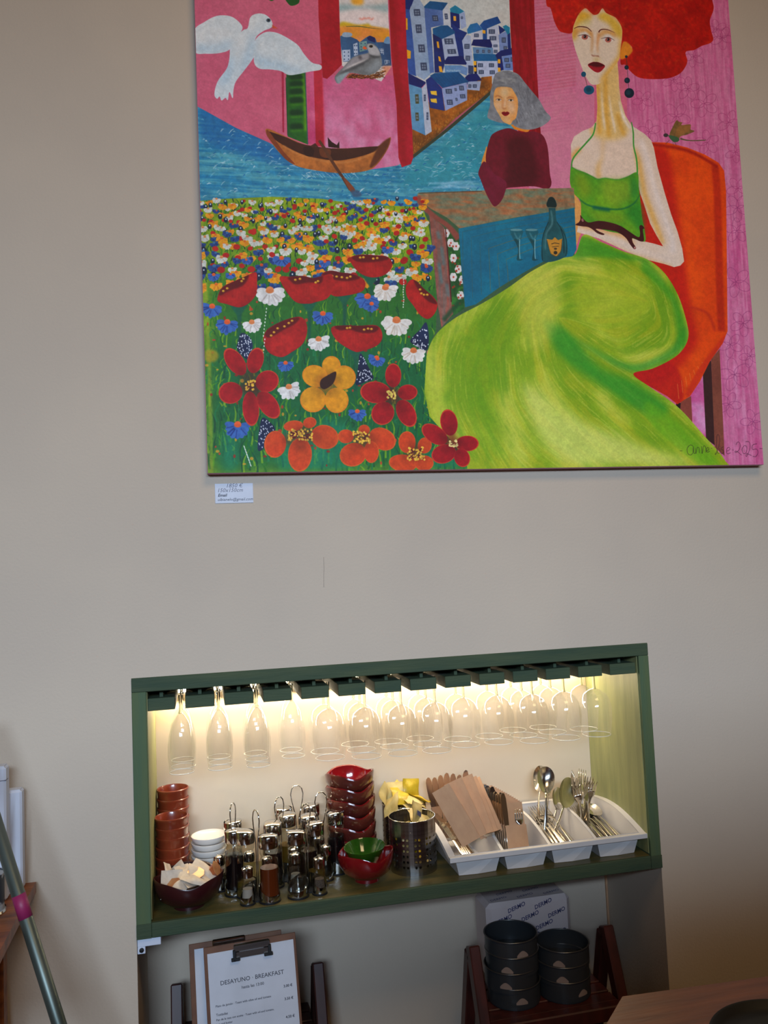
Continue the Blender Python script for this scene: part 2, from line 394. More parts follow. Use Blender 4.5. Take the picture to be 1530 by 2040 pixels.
    def stamens(s, cx, cy, rx, ry, n, col=(235, 180, 60)):
        R = s.rng
        for i in range(n):
            x = cx + rx * R.uniform(-1, 1); y = cy + ry * R.uniform(-1, 1)
            s.S([(cx + (x - cx) * .5, cy + (y - cy) * .5), (x, y)], 7, (90, 20, 20)); s.E(x, y, 8, 9, np.array(col) * R.uniform(.8, 1.1))
    def seedpod(s, pts, box, n):
        mk = s.P(pts, (22, 28, 58), c2=(30, 45, 80)); cl = s.full(mk); R = s.rng
        for i in range(n):
            x = R.uniform(box[0], box[2]); y = R.uniform(box[1], box[3])
            s.E(x, y, 3.6, 6, (225, 228, 235), rot=R.uniform(-.4, .4), clip=cl)
    def scribble(s, x, y, r, rot, col, a=.6):
        for i in range(5):
            t = rot + i * 2 * np.pi / 5; dx, dy = np.cos(t), np.sin(t)
            pts = []
            for j in range(13):
                u = j / 12 * 2 * np.pi; l = r * .5 * (1 - np.cos(u)); w = r * .3 * np.sin(u)
                pts.append((x + dx * l - dy * w, y + dy * l + dx * w))
            s.S(pts, 4.2, col, a=a)

def paint_canvas(to_uv, px):
    K = Canvas(to_uv, TS); K.px = px; R = K.rng; P, S, E = K.P, K.S, K.E
    pink, pink2 = (216, 104, 132), (200, 90, 118)
    # -- wall of pink, upper left
    K.at(0, 0, 1)
    P([(300, -400), (1700, -400), (1700, 1100), (300, 1100)], pink, False, c2=pink2, amp=.05)
    # pale pink wall under the pigeon
    P([(640, 150), (830, 150), (830, 345), (640, 345)], (214, 118, 156), False, c2=(196, 86, 128), amp=.05)
    for i in range(60):
        x, y = R.uniform(650, 800), R.uniform(160, 330)
        t = min(1, max(0, (y - 170) / 110.))
        c = np.array((206, 84, 128)) * (1 - t) + np.array((226, 160, 196)) * t
        S([(x, y - R.uniform(8, 26)), (x + R.uniform(-5, 5), y + 10)], R.uniform(8, 22), c, soft=6, a=.5)
    # -- left wall panel edge, shutters
    K.at(370, 0, 3.825)
    P([(728, 530), (745, 530), (748, 1010), (735, 1005)], (176, 40, 72), False)
    P([(920, 540), (990, 540), (1010, 1100), (930, 1095)], (196, 62, 112), False, c2=(214, 100, 140))
    # red window upright
    mk = P([(1005, -200), (1165, -200), (1172, 120), (1200, 480), (1120, 560), (1075, 600), (1042, 590), (1010, 120)], (184, 26, 44), False, c2=(160, 14, 34), amp=.08)
    P([(972, 520), (1036, 480), (1054, 1120), (990, 1110)], (178, 26, 46), False, c2=(196, 44, 66))
    P([(1036, 590), (1046, 590), (1062, 1115), (1050, 1115)], (214, 60, 88), False, soft=1, a=.7)
    # green shutter
    mk = P([(764, 540), (905, 530), (925, 1100), (775, 1040)], (36, 104, 30), False, c2=(30, 82, 44), amp=.1); cl = K.full(mk)
    S([(885, 560), (905, 760), (912, 1000)], 26, (90, 150, 26), soft=4, clip=cl)
    for i, y in enumerate((590, 640, 700, 768, 862, 968)):
        P([(795, y - 22), (880 - 4 * i % 3, y - 26), (886, y + 14), (800, y + 20)], (14, 58, 30), soft=3, clip=cl)
        S([(795, y + 30), (885, y + 24)], 12, (70, 140, 30), soft=3, clip=cl)
    S([(762, 590), (775, 1030)], 6, (20, 70, 40)); S([(908, 540), (928, 1100)], 7, (60, 90, 90))
    P([(760, 0), (800, 42), (860, 20), (850, -30), (750, -30)], (30, 84, 34)); P([(620, -20), (650, 6), (690, -20)], (40, 96, 34))
    # -- little sky with distant town (behind the pigeon)
    K.at(660, 0, 7.65)
    mk = P([(105, -300), (850, -300), (870, 300), (915, 1010), (760, 1240), (160, 1000), (130, 500)], (228, 214, 206), False, c2=(206, 200, 200)); cl = K.full(mk)
    P([(110, 60), (480, 90), (860, 60), (880, 180), (500, 120), (110, 180)], (140, 172, 176), soft=6, a=.8, clip=cl)
    P([(120, 200), (500, 160), (850, 260), (860, 380), (120, 330)], (232, 216, 214), soft=8, a=.9, clip=cl)
    P([(310, -20), (470, -30), (470, 60), (330, 60)], (238, 168, 50), soft=5, clip=cl)
    for i in range(9): S([(420 + 24 * i, 290 + 12 * math.sin(i)), (450 + 24 * i, 270 + 16 * math.sin(i * 2.))], 14, (222, 90, 66), soft=2, a=.7, clip=cl)
    P([(130, 350), (200, 330), (400, 375), (560, 360), (620, 400), (850, 440), (850, 460), (130, 420)], (206, 172, 34), soft=4, clip=cl)
    P([(130, 400), (880, 450), (900, 700), (130, 620)], (226, 156, 30), soft=3, c2=(226, 138, 60), clip=cl)
    S([(220, 400), (420, 398), (600, 425), (760, 440)], [6, 14, 8, 3], (70, 96, 56), clip=cl)
    P([(370, 560), (470, 560), (800, 610), (850, 680), (400, 660)], (226, 140, 96), soft=6, a=.7, clip=cl)
    P([(120, 560), (150, 540), (300, 560), (390, 600), (430, 640), (540, 560), (580, 540), (670, 580), (690, 640), (800, 640), (900, 600), (920, 1000), (760, 1010), (700, 900), (180, 940)], (40, 70, 116), False, c2=(52, 92, 136), clip=cl)
    P([(190, 490), (300, 500), (310, 545), (230, 565), (160, 545)], (150, 172, 196), clip=cl)
    P([(540, 570), (590, 540), (660, 570), (670, 650), (560, 610)], (20, 34, 92), False, clip=cl)
    P([(830, 570), (880, 560), (900, 660), (800, 650)], (110, 150, 190), clip=cl)
    for q in (((160, 760), (285, 752), (290, 920), (180, 935)), ((330, 670), (395, 645), (405, 830), (345, 850)), ((420, 640), (540, 620), (540, 760), (430, 790)), ((735, 735), (795, 735), (800, 830), (745, 800)), ((810, 910), (880, 915), (880, 960), (815, 980))):
        P(q, (176, 190, 214) if q[0][0] != 420 else (110, 150, 150), False, clip=cl)
        cx = np.mean([p[0] for p in q]); cy = np.mean([p[1] for p in q])
        for dx in (-.25, .25):
            for dy in (-.3, .05, .35): E(cx + dx * (q[1][0] - q[0][0]), cy + dy * (q[2][1] - q[1][1]), 9, 11, (50, 74, 110), clip=cl)
    P([(780, 1000), (920, 1000), (925, 1230), (840, 1200), (790, 1060)], (226, 150, 120), False, soft=3, clip=cl)
    # nest and pigeon
    for i in range(150):
        t = R.rand(); x = 250 + 560 * t; y = 1130 + 60 * R.rand() - 120 * max(0, t - .75) * 4 * R.rand()
        S([(x - 30, y + R.uniform(-12, 12)), (x + 30, y + R.uniform(-26, 26))], 9, [(88, 44, 26), (130, 70, 26), (60, 30, 22), (160, 96, 36)][i % 4])
    P([(60, 1150), (200, 1000), (330, 870), (560, 800), (540, 740), (525, 690), (570, 660), (640, 665), (700, 720), (740, 800), (770, 950), (740, 1040), (640, 1120), (500, 1140), (280, 1110), (170, 1200), (100, 1270), (60, 1230)], (132, 136, 140), c2=(100, 104, 106), amp=.12)
    P([(80, 1140), (260, 960), (360, 860), (560, 820), (580, 870), (420, 960), (260, 1030), (120, 1110)], (150, 146, 152), soft=3)
    S([(170, 1070), (330, 990), (480, 930), (570, 880)], [6, 22, 26, 10], (206, 200, 198), soft=2)
    S([(90, 1130), (300, 1050), (480, 960), (600, 870)], [8, 26, 30, 12], (58, 58, 64), soft=3, a=.85)
    P([(410, 850), (450, 850), (460, 900), (420, 900)], (82, 76, 82), soft=3)
    P([(540, 690), (600, 665), (690, 720), (730, 790), (730, 850), (640, 840), (580, 820)], (176, 176, 180), soft=2)
    S([(580, 840), (660, 870), (740, 860)], 26, (44, 46, 50), soft=3); P([(600, 1000), (700, 900), (750, 900), (740, 1030), (640, 1100), (520, 1090)], (150, 160, 168), soft=8, a=.8)
    E(603, 703, 30, 22, (60, 58, 56)); E(605, 703, 14, 12, (20, 18, 18)); P([(475, 735), (500, 700), (540, 735), (520, 750)], (224, 92, 50))
    P([(70, 1180), (200, 1110), (270, 1100), (180, 1200), (110, 1275)], (142, 160, 166), soft=2)
    # -- bay of houses
    K.at(800, 0, 9.5625)
    P([(40, -400), (960, -400), (3000, -400), (3000, 1600), (60, 1600)], (206, 204, 200), False, c2=(190, 196, 196), clip=K.full(K.mask(K.tr([(50, -400), (2330, -400), (2480, 1450), (2200, 2100), (200, 2950), (60, 900)]))))
    K.at(800, 0, 9.5625)
    navy, blue, sky_, slate, roof, teal = (18, 40, 112), (60, 96, 168), (150, 168, 204), (132, 158, 190), (16, 86, 142), (22, 124, 162)
    P([(40, -200), (300, -200), (250, 0), (170, 130), (140, 220), (60, 160)], navy, False)
    P([(60, 160), (160, 180), (230, 900), (280, 1450), (130, 1400), (80, 900)], (44, 80, 158), False, c2=blue)
    P([(240, -40), (330, -40), (420, 110), (520, 900), (560, 1400), (430, 1520), (270, 1430), (215, 700), (150, 200)], (152, 172, 202), False, c2=(128, 156, 190))
    P([(330, -60), (520, -60), (480, 80), (420, 110)], (206, 208, 204), False)
    P([(430, 120), (790, 170), (800, 470), (560, 520), (620, 1380), (540, 1390), (490, 900), (440, 300)], (74, 104, 168), False, c2=(96, 124, 184))
    P([(425, 120), (540, 15), (880, 50), (780, 195), (430, 145)], roof, False, c2=(12, 70, 124))
    P([(780, 190), (880, 80), (950, 490), (930, 520), (800, 470)], (190, 196, 208), False)
    for x, y, w, h in ((293, 235, 120, 130), (325, 545, 110, 165), (380, 920, 125, 150), (422, 1265, 120, 150), (640, 345, 110, 110), (850, 310, 60, 110)): K.window(x, y, w, h, 8)
    P([(68, 340), (110, 345), (115, 565), (75, 560)], (236, 168, 30), False); P([(85, 935), (175, 970), (170, 1115), (95, 1110)], (236, 168, 30), False)
    P([(920, 160), (1020, 95), (1190, 210), (1110, 270), (930, 230)], teal, False); P([(925, 225), (1100, 265), (1110, 540), (940, 520)], (18, 34, 104), False)
    P([(1095, 260), (1200, 210), (1235, 500), (1130, 560)], (152, 168, 206), False); P([(985, 300), (1035, 305), (1040, 395), (990, 390)], (236, 168, 60), False); K.window(1148, 335, 40, 50)
    P([(940, 430), (1110, 560), (1250, 620), (1160, 760), (1190, 1100), (1050, 1080), (1000, 700)], (24, 48, 122), False)
    P([(590, 540), (760, 480), (880, 480), (1020, 600), (1010, 640), (770, 740), (600, 660)], roof, False, c2=(20, 70, 120))
    P([(590, 640), (770, 740), (830, 1160), (780, 1380), (630, 1380), (610, 900)], (20, 30, 92), False, c2=(30, 50, 120))
    P([(765, 745), (1005, 635), (1090, 1070), (880, 1080), (820, 1140)], (166, 180, 210), False)
    for x, y, w, h in ((900, 785, 170, 110), (955, 980, 160, 90)): K.window(x, y, w, h, 10)
    for q in (((665, 785), (705, 790), (720, 915), (680, 905)), ((695, 1065), (735, 1080), (755, 1175), (710, 1160)), ((705, 1255), (760, 1260), (785, 1375), (720, 1365))): P(q, (238, 168, 40), False)
    P([(1150, 770), (1250, 660), (1320, 680), (1360, 1300), (1240, 1420), (1200, 1100)], (164, 178, 210), False); K.window(1245, 880, 100, 95); K.window(1262, 1105, 90, 95); P([(1270, 1240), (1370, 1250), (1370, 1420), (1270, 1400)], (50, 66, 108), False)
    P([(820, 1220), (830, 1140), (880, 1075), (1160, 1060), (1240, 1200), (1230, 1230)], (16, 30, 100), False)
    P([(810, 1240), (1130, 1240), (1260, 1290), (1240, 1440), (1100, 1380), (830, 1380)], (88, 140, 186), False, c2=(110, 140, 196))
    for i in range(8): E(870 + 34 * i, 1340 + 8 * (i % 2), 14, 18, (160, 190, 210), a=.7)
    # houses on the right of the bay
    K.at(920, 0, 9.5625)
    P([(100, 560), (160, 460), (290, 430), (400, 560), (180, 630), (110, 640)], (28, 120, 172), False, c2=(44, 96, 168))
    P([(175, 625), (400, 570), (400, 740), (190, 760)], (190, 194, 212), False); K.window(278, 670, 90, 70)
    P([(340, 480), (420, 390), (680, 310), (745, 430), (480, 540), (480, 750), (400, 750), (400, 560)], (16, 66, 134), False, c2=(30, 80, 150))
    P([(480, 540), (700, 470), (700, 1010), (600, 1030), (560, 760), (490, 750)], (182, 190, 214), False)
    P([(700, 480), (840, 570), (720, 650)], (20, 40, 110), False); P([(780, 500), (840, 470), (915, 520), (915, 640), (870, 660)], teal, False)
    P([(700, 660), (840, 590), (870, 660), (885, 900), (720, 1000)], (120, 142, 196), False); P([(870, 660), (920, 620), (940, 950), (880, 950)], (22, 44, 114), False)
    P([(395, 570), (450, 575), (450, 640), (395, 630)], (236, 168, 40), False)
    for x, y, w, h in ((572, 598, 120, 85), (592, 725, 130, 80), (800, 760, 80, 100), (640, 870, 80, 50), (645, 975, 70, 60), (830, 910, 70, 70)): K.window(x, y, w, h)
    P([(180, 860), (220, 750), (540, 745), (580, 860), (570, 910)], (14, 28, 96), False)
    P([(205, 895), (590, 905), (600, 1030), (220, 1010)], (94, 134, 178), False); [K.window(300 + 110 * i, 975, 50, 60) for i in range(3)]
    P([(215, 1015), (640, 1030), (690, 1160), (230, 1160)], (18, 92, 148), False)
    P([(230, 1160), (290, 1170), (290, 1420), (240, 1420)], (16, 24, 60), False)
    P([(285, 1160), (685, 1160), (690, 1360), (600, 1480), (380, 1470), (290, 1410)], (176, 186, 216), False)
    for x, y in ((355, 1240), (565, 1240), (370, 1370), (580, 1375)): K.window(x, y, 100, 75)
    P([(640, 1040), (740, 960), (960, 910), (960, 1040), (760, 1070), (800, 1330), (690, 1360), (680, 1150)], (20, 34, 104), False)
    P([(765, 1075), (960, 1035), (980, 1340), (800, 1335)], (108, 136, 198), False); K.window(855, 1140, 90, 80); K.window(880, 1250, 90, 80); K.window(950, 1130, 40, 80)
    for x, y in ((710, 1165), (712, 1325), (250, 1200), (252, 1320)): P([(x - 26, y - 42), (x + 24, y - 38), (x + 26, y + 40), (x - 24, y + 38)], (236, 170, 36), False)
    P([(60, 1470), (130, 1410), (290, 1400), (380, 1520), (350, 1700), (90, 1600)], (20, 34, 106), False)
    # lower row, path and quay
    K.at(800, 130, 8.5)
    P([(180, 1060), (460, 620), (1110, 400), (1360, 200), (1530, 180), (1530, 420), (1290, 600), (900, 900), (560, 1240), (180, 1560)], (130, 74, 26), False, c2=(168, 92, 26), amp=.2)
    for i in range(260):
        t = R.rand(); x = 200 + 1300 * t; y = 1480 - 1060 * t - R.rand() ** 2 * 260 * (1 - t * .6)
        S([(x, y), (x + R.uniform(-8, 14), y - R.uniform(16, 44))], 9, [(196, 128, 30), (150, 78, 22), (96, 54, 24), (206, 146, 60)][i % 4], a=.6)
    S([(200, 1560), (420, 1350), (800, 1000), (1060, 760), (1290, 600), (1530, 430)], [34, 30, 26, 24, 20, 14], (44, 44, 34), soft=5, a=.75)
    P([(1110, 180), (1260, 150), (1360, 250), (1130, 270)], (16, 30, 104), False); P([(1120, 275), (1345, 265), (1320, 430), (1110, 410)], (158, 172, 206), False); K.window(1155, 350, 50, 60); K.window(1240, 350, 70, 60)
    P([(410, 250), (500, 180), (680, 390), (730, 770), (480, 720)], (20, 34, 104), False, c2=(30, 54, 130))
    P([(480, 175), (560, 130), (960, 110), (1140, 280), (690, 385)], (20, 90, 146), False, c2=(16, 70, 124))
    for i in range(9): S([(540 + 50 * i, 150 - 3 * i), (720 + 48 * i, 370 - 10 * i)], 5, (14, 62, 112), a=.7)
    P([(680, 390), (1110, 290), (1110, 590), (740, 770)], (142, 158, 204), False)
    for x, y, w, h in ((800, 440, 110, 80), (915, 410, 40, 50), (1015, 385, 80, 80), (815, 625, 100, 90), (930, 575, 36, 50), (1035, 525, 90, 70)): K.window(x, y, w, h, 5)
    for y in (470, 600): P([(485, y - 35), (590, y - 38), (600, y + 40), (500, y + 20)], (240, 190, 60), False)
    P([(110, 130), (400, 280), (410, 300), (330, 380), (120, 320)], (16, 30, 100), False)
    P([(120, 315), (340, 385), (400, 1185), (175, 1080), (150, 700)], (80, 134, 186), False, c2=(96, 150, 186))
    P([(340, 385), (420, 300), (510, 1120), (400, 1190), (370, 800)], (178, 186, 206), False)
    K.window(260, 570, 60, 160, 4, (70, 66, 34)); K.window(262, 870, 56, 140, 4, (70, 66, 34)); K.window(392, 550, 36, 110); K.window(436, 860, 34, 130)
    # -- water
    K.at(0, 0, 1)
    w1, w2 = (30, 118, 160), (84, 160, 174)
    P([(840, 380), (1145, 378), (1145, 520), (1000, 600), (900, 660), (850, 700), (842, 560)], (60, 90, 60), False)
    S([(818, 322), (860, 290), (900, 257), (950, 214), (990, 180)], 16, (52, 62, 48))
    mk = P([(380, 205), (470, 255), (535, 284), (600, 318), (690, 345), (790, 330), (825, 314), (900, 255), (970, 195), (985, 180), (1000, 200), (1030, 260), (990, 330), (980, 384), (835, 386), (850, 440), (380, 430)], w1, False, c2=w2, amp=.1, fld=K.nh)
    cl = K.full(mk)
    P([(820, 330), (900, 270), (975, 210), (975, 330), (900, 370), (800, 370)], (44, 140, 156), soft=14, a=.8, clip=cl)
    P([(380, 200), (640, 330), (660, 350), (400, 280)], (24, 96, 160), soft=12, a=.7, clip=cl)
    for i in range(700):
        x, y = R.uniform(385, 980), R.uniform(225, 400)
        L = R.uniform(3, 11); a = R.choice([-.35, .25, -1.2, .1]) + R.uniform(-.2, .2)
        S([(x, y), (x + L * .5, y + L * .5 * math.sin(a) - 1.5), (x + L, y + L * math.sin(a))], [.8, R.uniform(1, 3.4), .6], [(150, 196, 208), (96, 170, 196), (20, 92, 156), (200, 216, 222)][i % 4], soft=.6, a=R.uniform(.3, .75), clip=cl)
    for i in range(70):
        x, y = R.uniform(430, 960), R.uniform(318, 352)
        S([(x, y), (x + R.uniform(6, 16), y + R.uniform(-4, 4))], [1, 3, 1], (196, 214, 224), a=.6, clip=cl)
    for i in range(40): S([(R.uniform(840, 940), R.uniform(360, 378)), (R.uniform(870, 960), R.uniform(360, 376))], 2, (140, 190, 214), soft=1, a=.35, clip=cl)
    # -- second red upright
    K.at(740, 0, 3.825)
    mk = P([(120, -300), (250, -300), (265, 300), (285, 700), (310, 1000), (318, 1200), (300, 1250), (230, 1275), (205, 1200), (190, 800), (150, 420)], (190, 24, 46), False, c2=(160, 16, 34)); cl = K.full(mk)
    S([(150, -60), (190, 500), (222, 900), (245, 1240)], 40, (136, 12, 22), soft=8, a=.55, clip=cl)
    # -- boat
    K.at(370, 0, 3.825)
    P([(605, 990), (640, 985), (760, 1040), (900, 1100), (1010, 1125), (1160, 1130), (1380, 1128), (1470, 1110), (1540, 1060), (1562, 1048), (1540, 1130), (1460, 1250), (1380, 1300), (1200, 1320), (1000, 1300), (820, 1255), (700, 1150), (630, 1050)], (150, 84, 40), c2=(180, 104, 44), amp=.12)
    P([(618, 1000), (760, 1045), (900, 1100), (1160, 1132), (1480, 1115), (1400, 1170), (1180, 1222), (1000, 1205), (860, 1165), (700, 1080)], (76, 38, 26), c2=(58, 28, 22))
    P([(612, 992), (640, 1010), (740, 1150), (830, 1250), (760, 1215), (690, 1130), (620, 1040)], (130, 60, 34))
    S([(740, 1110), (900, 1190), (1180, 1240), (1400, 1180), (1530, 1090)], 12, (196, 124, 64), soft=1, a=.8)
    P([(1470, 1115), (1556, 1050), (1530, 1140), (1450, 1250), (1400, 1270)], (96, 48, 28), soft=2)
    P([(900, 1120), (970, 1130), (965, 1190), (905, 1180)], (50, 24, 20)); P([(1020, 1130), (1100, 1140), (1090, 1200), (1030, 1190)], (104, 52, 30)); P([(1085, 1120), (1080, 1045), (1110, 1080), (1150, 1105), (1168, 1075), (1170, 1130)], (46, 20, 18), False)
    P([(950, 1110), (985, 1090), (1010, 1120)], (70, 34, 28), False)
    S([(1015, 1070), (1060, 1140), (1120, 1240), (1200, 1360), (1260, 1440)], [20, 26, 24, 24, 46], (92, 52, 34)); P([(1200, 1350), (1255, 1400), (1290, 1450), (1260, 1465), (1230, 1420)], (132, 66, 40))
    P([(1255, 1455), (1310, 1450), (1340, 1490), (1280, 1500)], (60, 84, 116), soft=2, a=.8)
    for i in range(24): S([(880 + 18 * i, 1325 + 14 * math.sin(i * 1.7)), (900 + 18 * i, 1345 + 14 * math.sin(i * 1.7))], [3, 8, 3], (206, 216, 226), a=.7)
    # -- white dove
    wh = (222, 224, 224)
    mks = [P(q, wh, c2=(200, 210, 216), amp=.04) for q in (
        [(62, 230), (140, 165), (230, 120), (320, 118), (380, 145), (430, 205), (400, 270), (340, 370), (260, 402), (150, 408), (66, 392)],
        [(470, 210), (490, 130), (540, 102), (600, 108), (645, 145), (660, 190), (640, 215), (590, 235), (530, 290), (530, 400), (500, 460), (440, 540), (380, 620), (362, 680), (355, 748), (330, 700), (318, 762), (300, 745), (270, 765), (255, 735), (235, 752), (215, 715), (240, 620), (310, 520), (330, 440), (340, 350), (400, 260), (440, 225)],
        [(530, 300), (600, 245), (680, 245), (760, 280), (850, 340), (900, 410), (960, 475), (1028, 495), (1025, 530), (940, 545), (850, 565), (780, 570), (720, 540), (640, 528), (560, 522), (520, 480), (520, 400)])]
    cl = np.clip(K.full(mks[0]) + K.full(mks[1]) + K.full(mks[2]), 0, 1)
    for q in ([(66, 390), (200, 395), (330, 360), (350, 300), (200, 350), (70, 330)], [(520, 420), (560, 510), (700, 520), (780, 555), (900, 550), (760, 490), (600, 440)], [(500, 260), (520, 330), (500, 450), (400, 590), (440, 440)], [(330, 440), (250, 640), (340, 600), (360, 460)]):
        P(q, (150, 184, 210), soft=12, a=.55, clip=cl)
    for i in range(130):
        x, y = R.uniform(80, 1000), R.uniform(120, 720)
        S([(x, y), (x - R.uniform(4, 18), y + R.uniform(12, 40))], 7, (236, 236, 232) if i % 2 else (190, 204, 216), soft=1.5, a=.4, clip=cl)
    E(628, 153, 17, 15, (70, 84, 98)); E(630, 152, 8, 8, (24, 28, 36)); P([(655, 185), (700, 216), (660, 214)], (206, 84, 56), False)
    # -- upright on the right, slatted pink wall
    K.at(740, 0, 3.825)
    P([(1230, -300), (1700, -300), (1700, 1500), (1200, 1500)], (212, 128, 152), False, c2=(204, 112, 146), amp=.04)
    for i in range(46):
        y = -30 + i * 24.5 + R.uniform(-3, 3); x1 = 1560
        if y < 1000: S([(1236 + y * .04, y + 8), (1400, y - 12), (x1, y - 36)], R.uniform(8, 15), (190, 74, 104) if i < 30 else (200, 92, 132), soft=1, a=.5 if i < 32 else .34)
    mk = P([(1040, -300), (1232, -300), (1245, 200), (1265, 600), (1285, 950), (1295, 1060), (1120, 1000), (1080, 540), (1060, 250)], (164, 16, 34), False, c2=(138, 10, 22), amp=.08, fld=K.nv)
    # -- seated woman in wine red
    skin, amber = (226, 188, 160), (222, 142, 62)
    K.at(740, 0, 3.825)
    P([(880, 1120), (862, 1160), (838, 1240), (842, 1310), (890, 1300)], amber)
    P([(1060, 950), (1090, 985), (1190, 1010), (1210, 985), (1120, 940)], (222, 130, 40), False)
    mk = P([(905, 1050), (940, 1010), (1000, 985), (1060, 978), (1150, 1008), (1230, 1000), (1300, 1025), (1335, 1090), (1350, 1180), (1360, 1320), (1372, 1400), (1340, 1440), (1240, 1420), (1120, 1425), (1020, 1440), (1005, 1500), (960, 1530), (880, 1440), (830, 1360), (815, 1325), (835, 1295), (875, 1300), (872, 1180)], (118, 20, 42), c2=(98, 12, 30), amp=.1); cl = K.full(mk)
    P([(1040, 1060), (1180, 1040), (1240, 1150), (1260, 1400), (1030, 1420), (1040, 1200)], (66, 8, 18), soft=12, a=.7, clip=cl)
    P([(820, 1300), (870, 1310), (900, 1400), (1010, 1440), (1000, 1520), (950, 1520), (870, 1420)], (126, 26, 62), soft=4, clip=cl)
    # grey bob and face
    K.at(950, 130, 9.5625)
    mk = P([(340, 180), (430, 120), (560, 100), (680, 120), (800, 180), (920, 330), (1060, 500), (1190, 660), (1300, 860), (1390, 960), (1405, 1020), (1330, 1100), (1220, 1170), (1060, 1220), (900, 1220), (740, 1170), (650, 1100), (610, 1110), (430, 1090), (250, 1030), (200, 980), (215, 880), (250, 760), (250, 560), (290, 380)], (136, 138, 144), c2=(110, 112, 120), amp=.15); hair = K.full(mk)
    for i in range(230):
        t = R.rand(); x = 700 + 560 * t * R.rand() ** .3; y = 260 + 760 * R.rand()
        S([(x, y), (x + R.uniform(10, 60), y + R.uniform(60, 150))], [3, R.uniform(12, 26), 3], [(192, 194, 198), (72, 74, 84), (160, 162, 170), (96, 100, 110)][i % 4], soft=.6, a=.75, clip=hair)
    for i in range(60):
        x, y = R.uniform(350, 700), R.uniform(130, 380)
        S([(x, y), (x + 60, y - 16), (x + 120, y + 6)], [3, 14, 3], [(188, 188, 184), (92, 96, 104)][i % 2], soft=1, a=.5, clip=hair)
    for i in range(50):
        x, y = R.uniform(250, 330), R.uniform(400, 950)
        S([(x, y), (x + 6 + (y > 700) * 30, y + 80)], [3, 12, 3], [(180, 182, 188), (84, 90, 98)][i % 2], soft=1, a=.6, clip=hair)
    mk = P([(400, 410), (540, 405), (650, 425), (700, 490), (770, 620), (785, 760), (770, 900), (740, 1010), (680, 1060), (640, 1130), (570, 1110), (490, 1060), (430, 950), (370, 850), (325, 740), (320, 580), (345, 470)], (224, 164, 96), c2=(226, 150, 74)); cl = K.full(mk)
    P([(470, 420), (600, 430), (610, 560), (540, 620), (440, 560)], (214, 186, 146), soft=12, clip=cl); P([(340, 700), (470, 700), (480, 830), (420, 860), (350, 760)], (222, 184, 152), soft=12, clip=cl); P([(560, 700), (700, 700), (720, 860), (640, 960), (600, 800)], (222, 186, 156), soft=12, clip=cl); P([(500, 990), (620, 1000), (600, 1080), (520, 1050)], (224, 190, 150), soft=10, clip=cl)
    S([(540, 620), (535, 700), (525, 790)], [16, 26, 34], (228, 200, 176), soft=4, clip=cl); S([(505, 640), (495, 740), (490, 810)], 16, (190, 96, 50), soft=4, a=.8, clip=cl); S([(565, 650), (560, 800)], 12, (196, 120, 70), soft=4, a=.7, clip=cl); S([(490, 815), (525, 830), (560, 812)], 10, (150, 66, 40), soft=2, clip=cl)
    for x, y in ((420, 655), (650, 665)):
        E(x, y, 52, 22, (214, 190, 176)); E(x, y, 24, 20, (104, 84, 60)); E(x, y - 2, 11, 11, (30, 26, 24)); S([(x - 60, y + 4), (x - 10, y - 24), (x + 56, y)], 6, (84, 44, 30))
    S([(340, 600), (410, 580), (480, 620)], 12, (140, 60, 34), soft=1); S([(570, 630), (630, 605), (705, 625)], 12, (140, 60, 34), soft=1)
    P([(470, 905), (520, 880), (545, 892), (580, 880), (622, 910), (580, 955), (520, 960)], (134, 12, 24)); S([(480, 908), (545, 915), (615, 908)], 7, (76, 6, 14))
    S([(350, 420), (520, 398), (660, 420)], 14, (98, 100, 106), soft=2)
    # -- pink patterned wall on the right, behind the red-haired woman
    K.at(0, 0, 1)
    P([(1245, -300), (1700, -300), (1700, 1000), (1360, 1000), (1360, 300), (1250, 280)], (216, 122, 160), False, c2=(200, 92, 138), fld=K.nv, amp=.05)
    cl = None
    for i in range(70):
        x, y = R.uniform(1440, 1520), R.uniform(120, 920)
        S([(x, y), (x + 2, y + R.uniform(30, 90))], R.uniform(3, 9), (222, 150, 184) if i % 3 else (186, 60, 118), soft=3, a=.35)
    K.at(1120, 0, 3.7317)
    for x, y, r, ro in ((600, 745, 80, .4), (830, 590, 90, .2), (935, 660, 90, 1.), (1060, 770, 105, .6), (850, 865, 110, .3), (1240, 910, 95, .1), (1150, 220, 80, .7), (1190, 280, 90, .2), (980, 420, 80, .5), (1080, 1060, 95, .8), (1290, 1130, 80, .2), (650, 980, 90, .9), (1310, 1400, 90, .3)): K.scribble(x, y, r, ro, (158, 52, 104))
    K.at(1120, 380, 3.517)
    for x, y, r, ro in ((1230, 120, 100, .3), (1225, 280, 90, .9), (1220, 640, 110, .5), (1270, 930, 95, .2), (1180, 1080, 90, .4), (1210, 1290, 120, .7), (1170, 1500, 90, .1), (1340, 1620, 90, .6), (1320, 1160, 80, .5), (955, 1440, 60, .2)): K.scribble(x, y, r, ro, (146, 56, 108))
    # -- chair
    K.at(1120, 380, 3.517)
    P([(890, 1440), (1000, 1240), (1010, 1750), (930, 1640)], (204, 70, 134), False, c2=(214, 150, 188))
    P([(830, 1480), (905, 1440), (915, 1660), (830, 1560)], (138, 66, 52), False); P([(800, 1480), (832, 1490), (828, 1550), (800, 1540)], (40, 20, 22), False)
    P([(985, 1240), (1045, 1190), (1075, 1790), (1010, 1740)], (62, 34, 32), False); P([(1045, 1180), (1105, 1110), (1140, 1860), (1070, 1800)], (138, 74, 56), False, c2=(120, 62, 48))
    K.at(0, 0, 1)
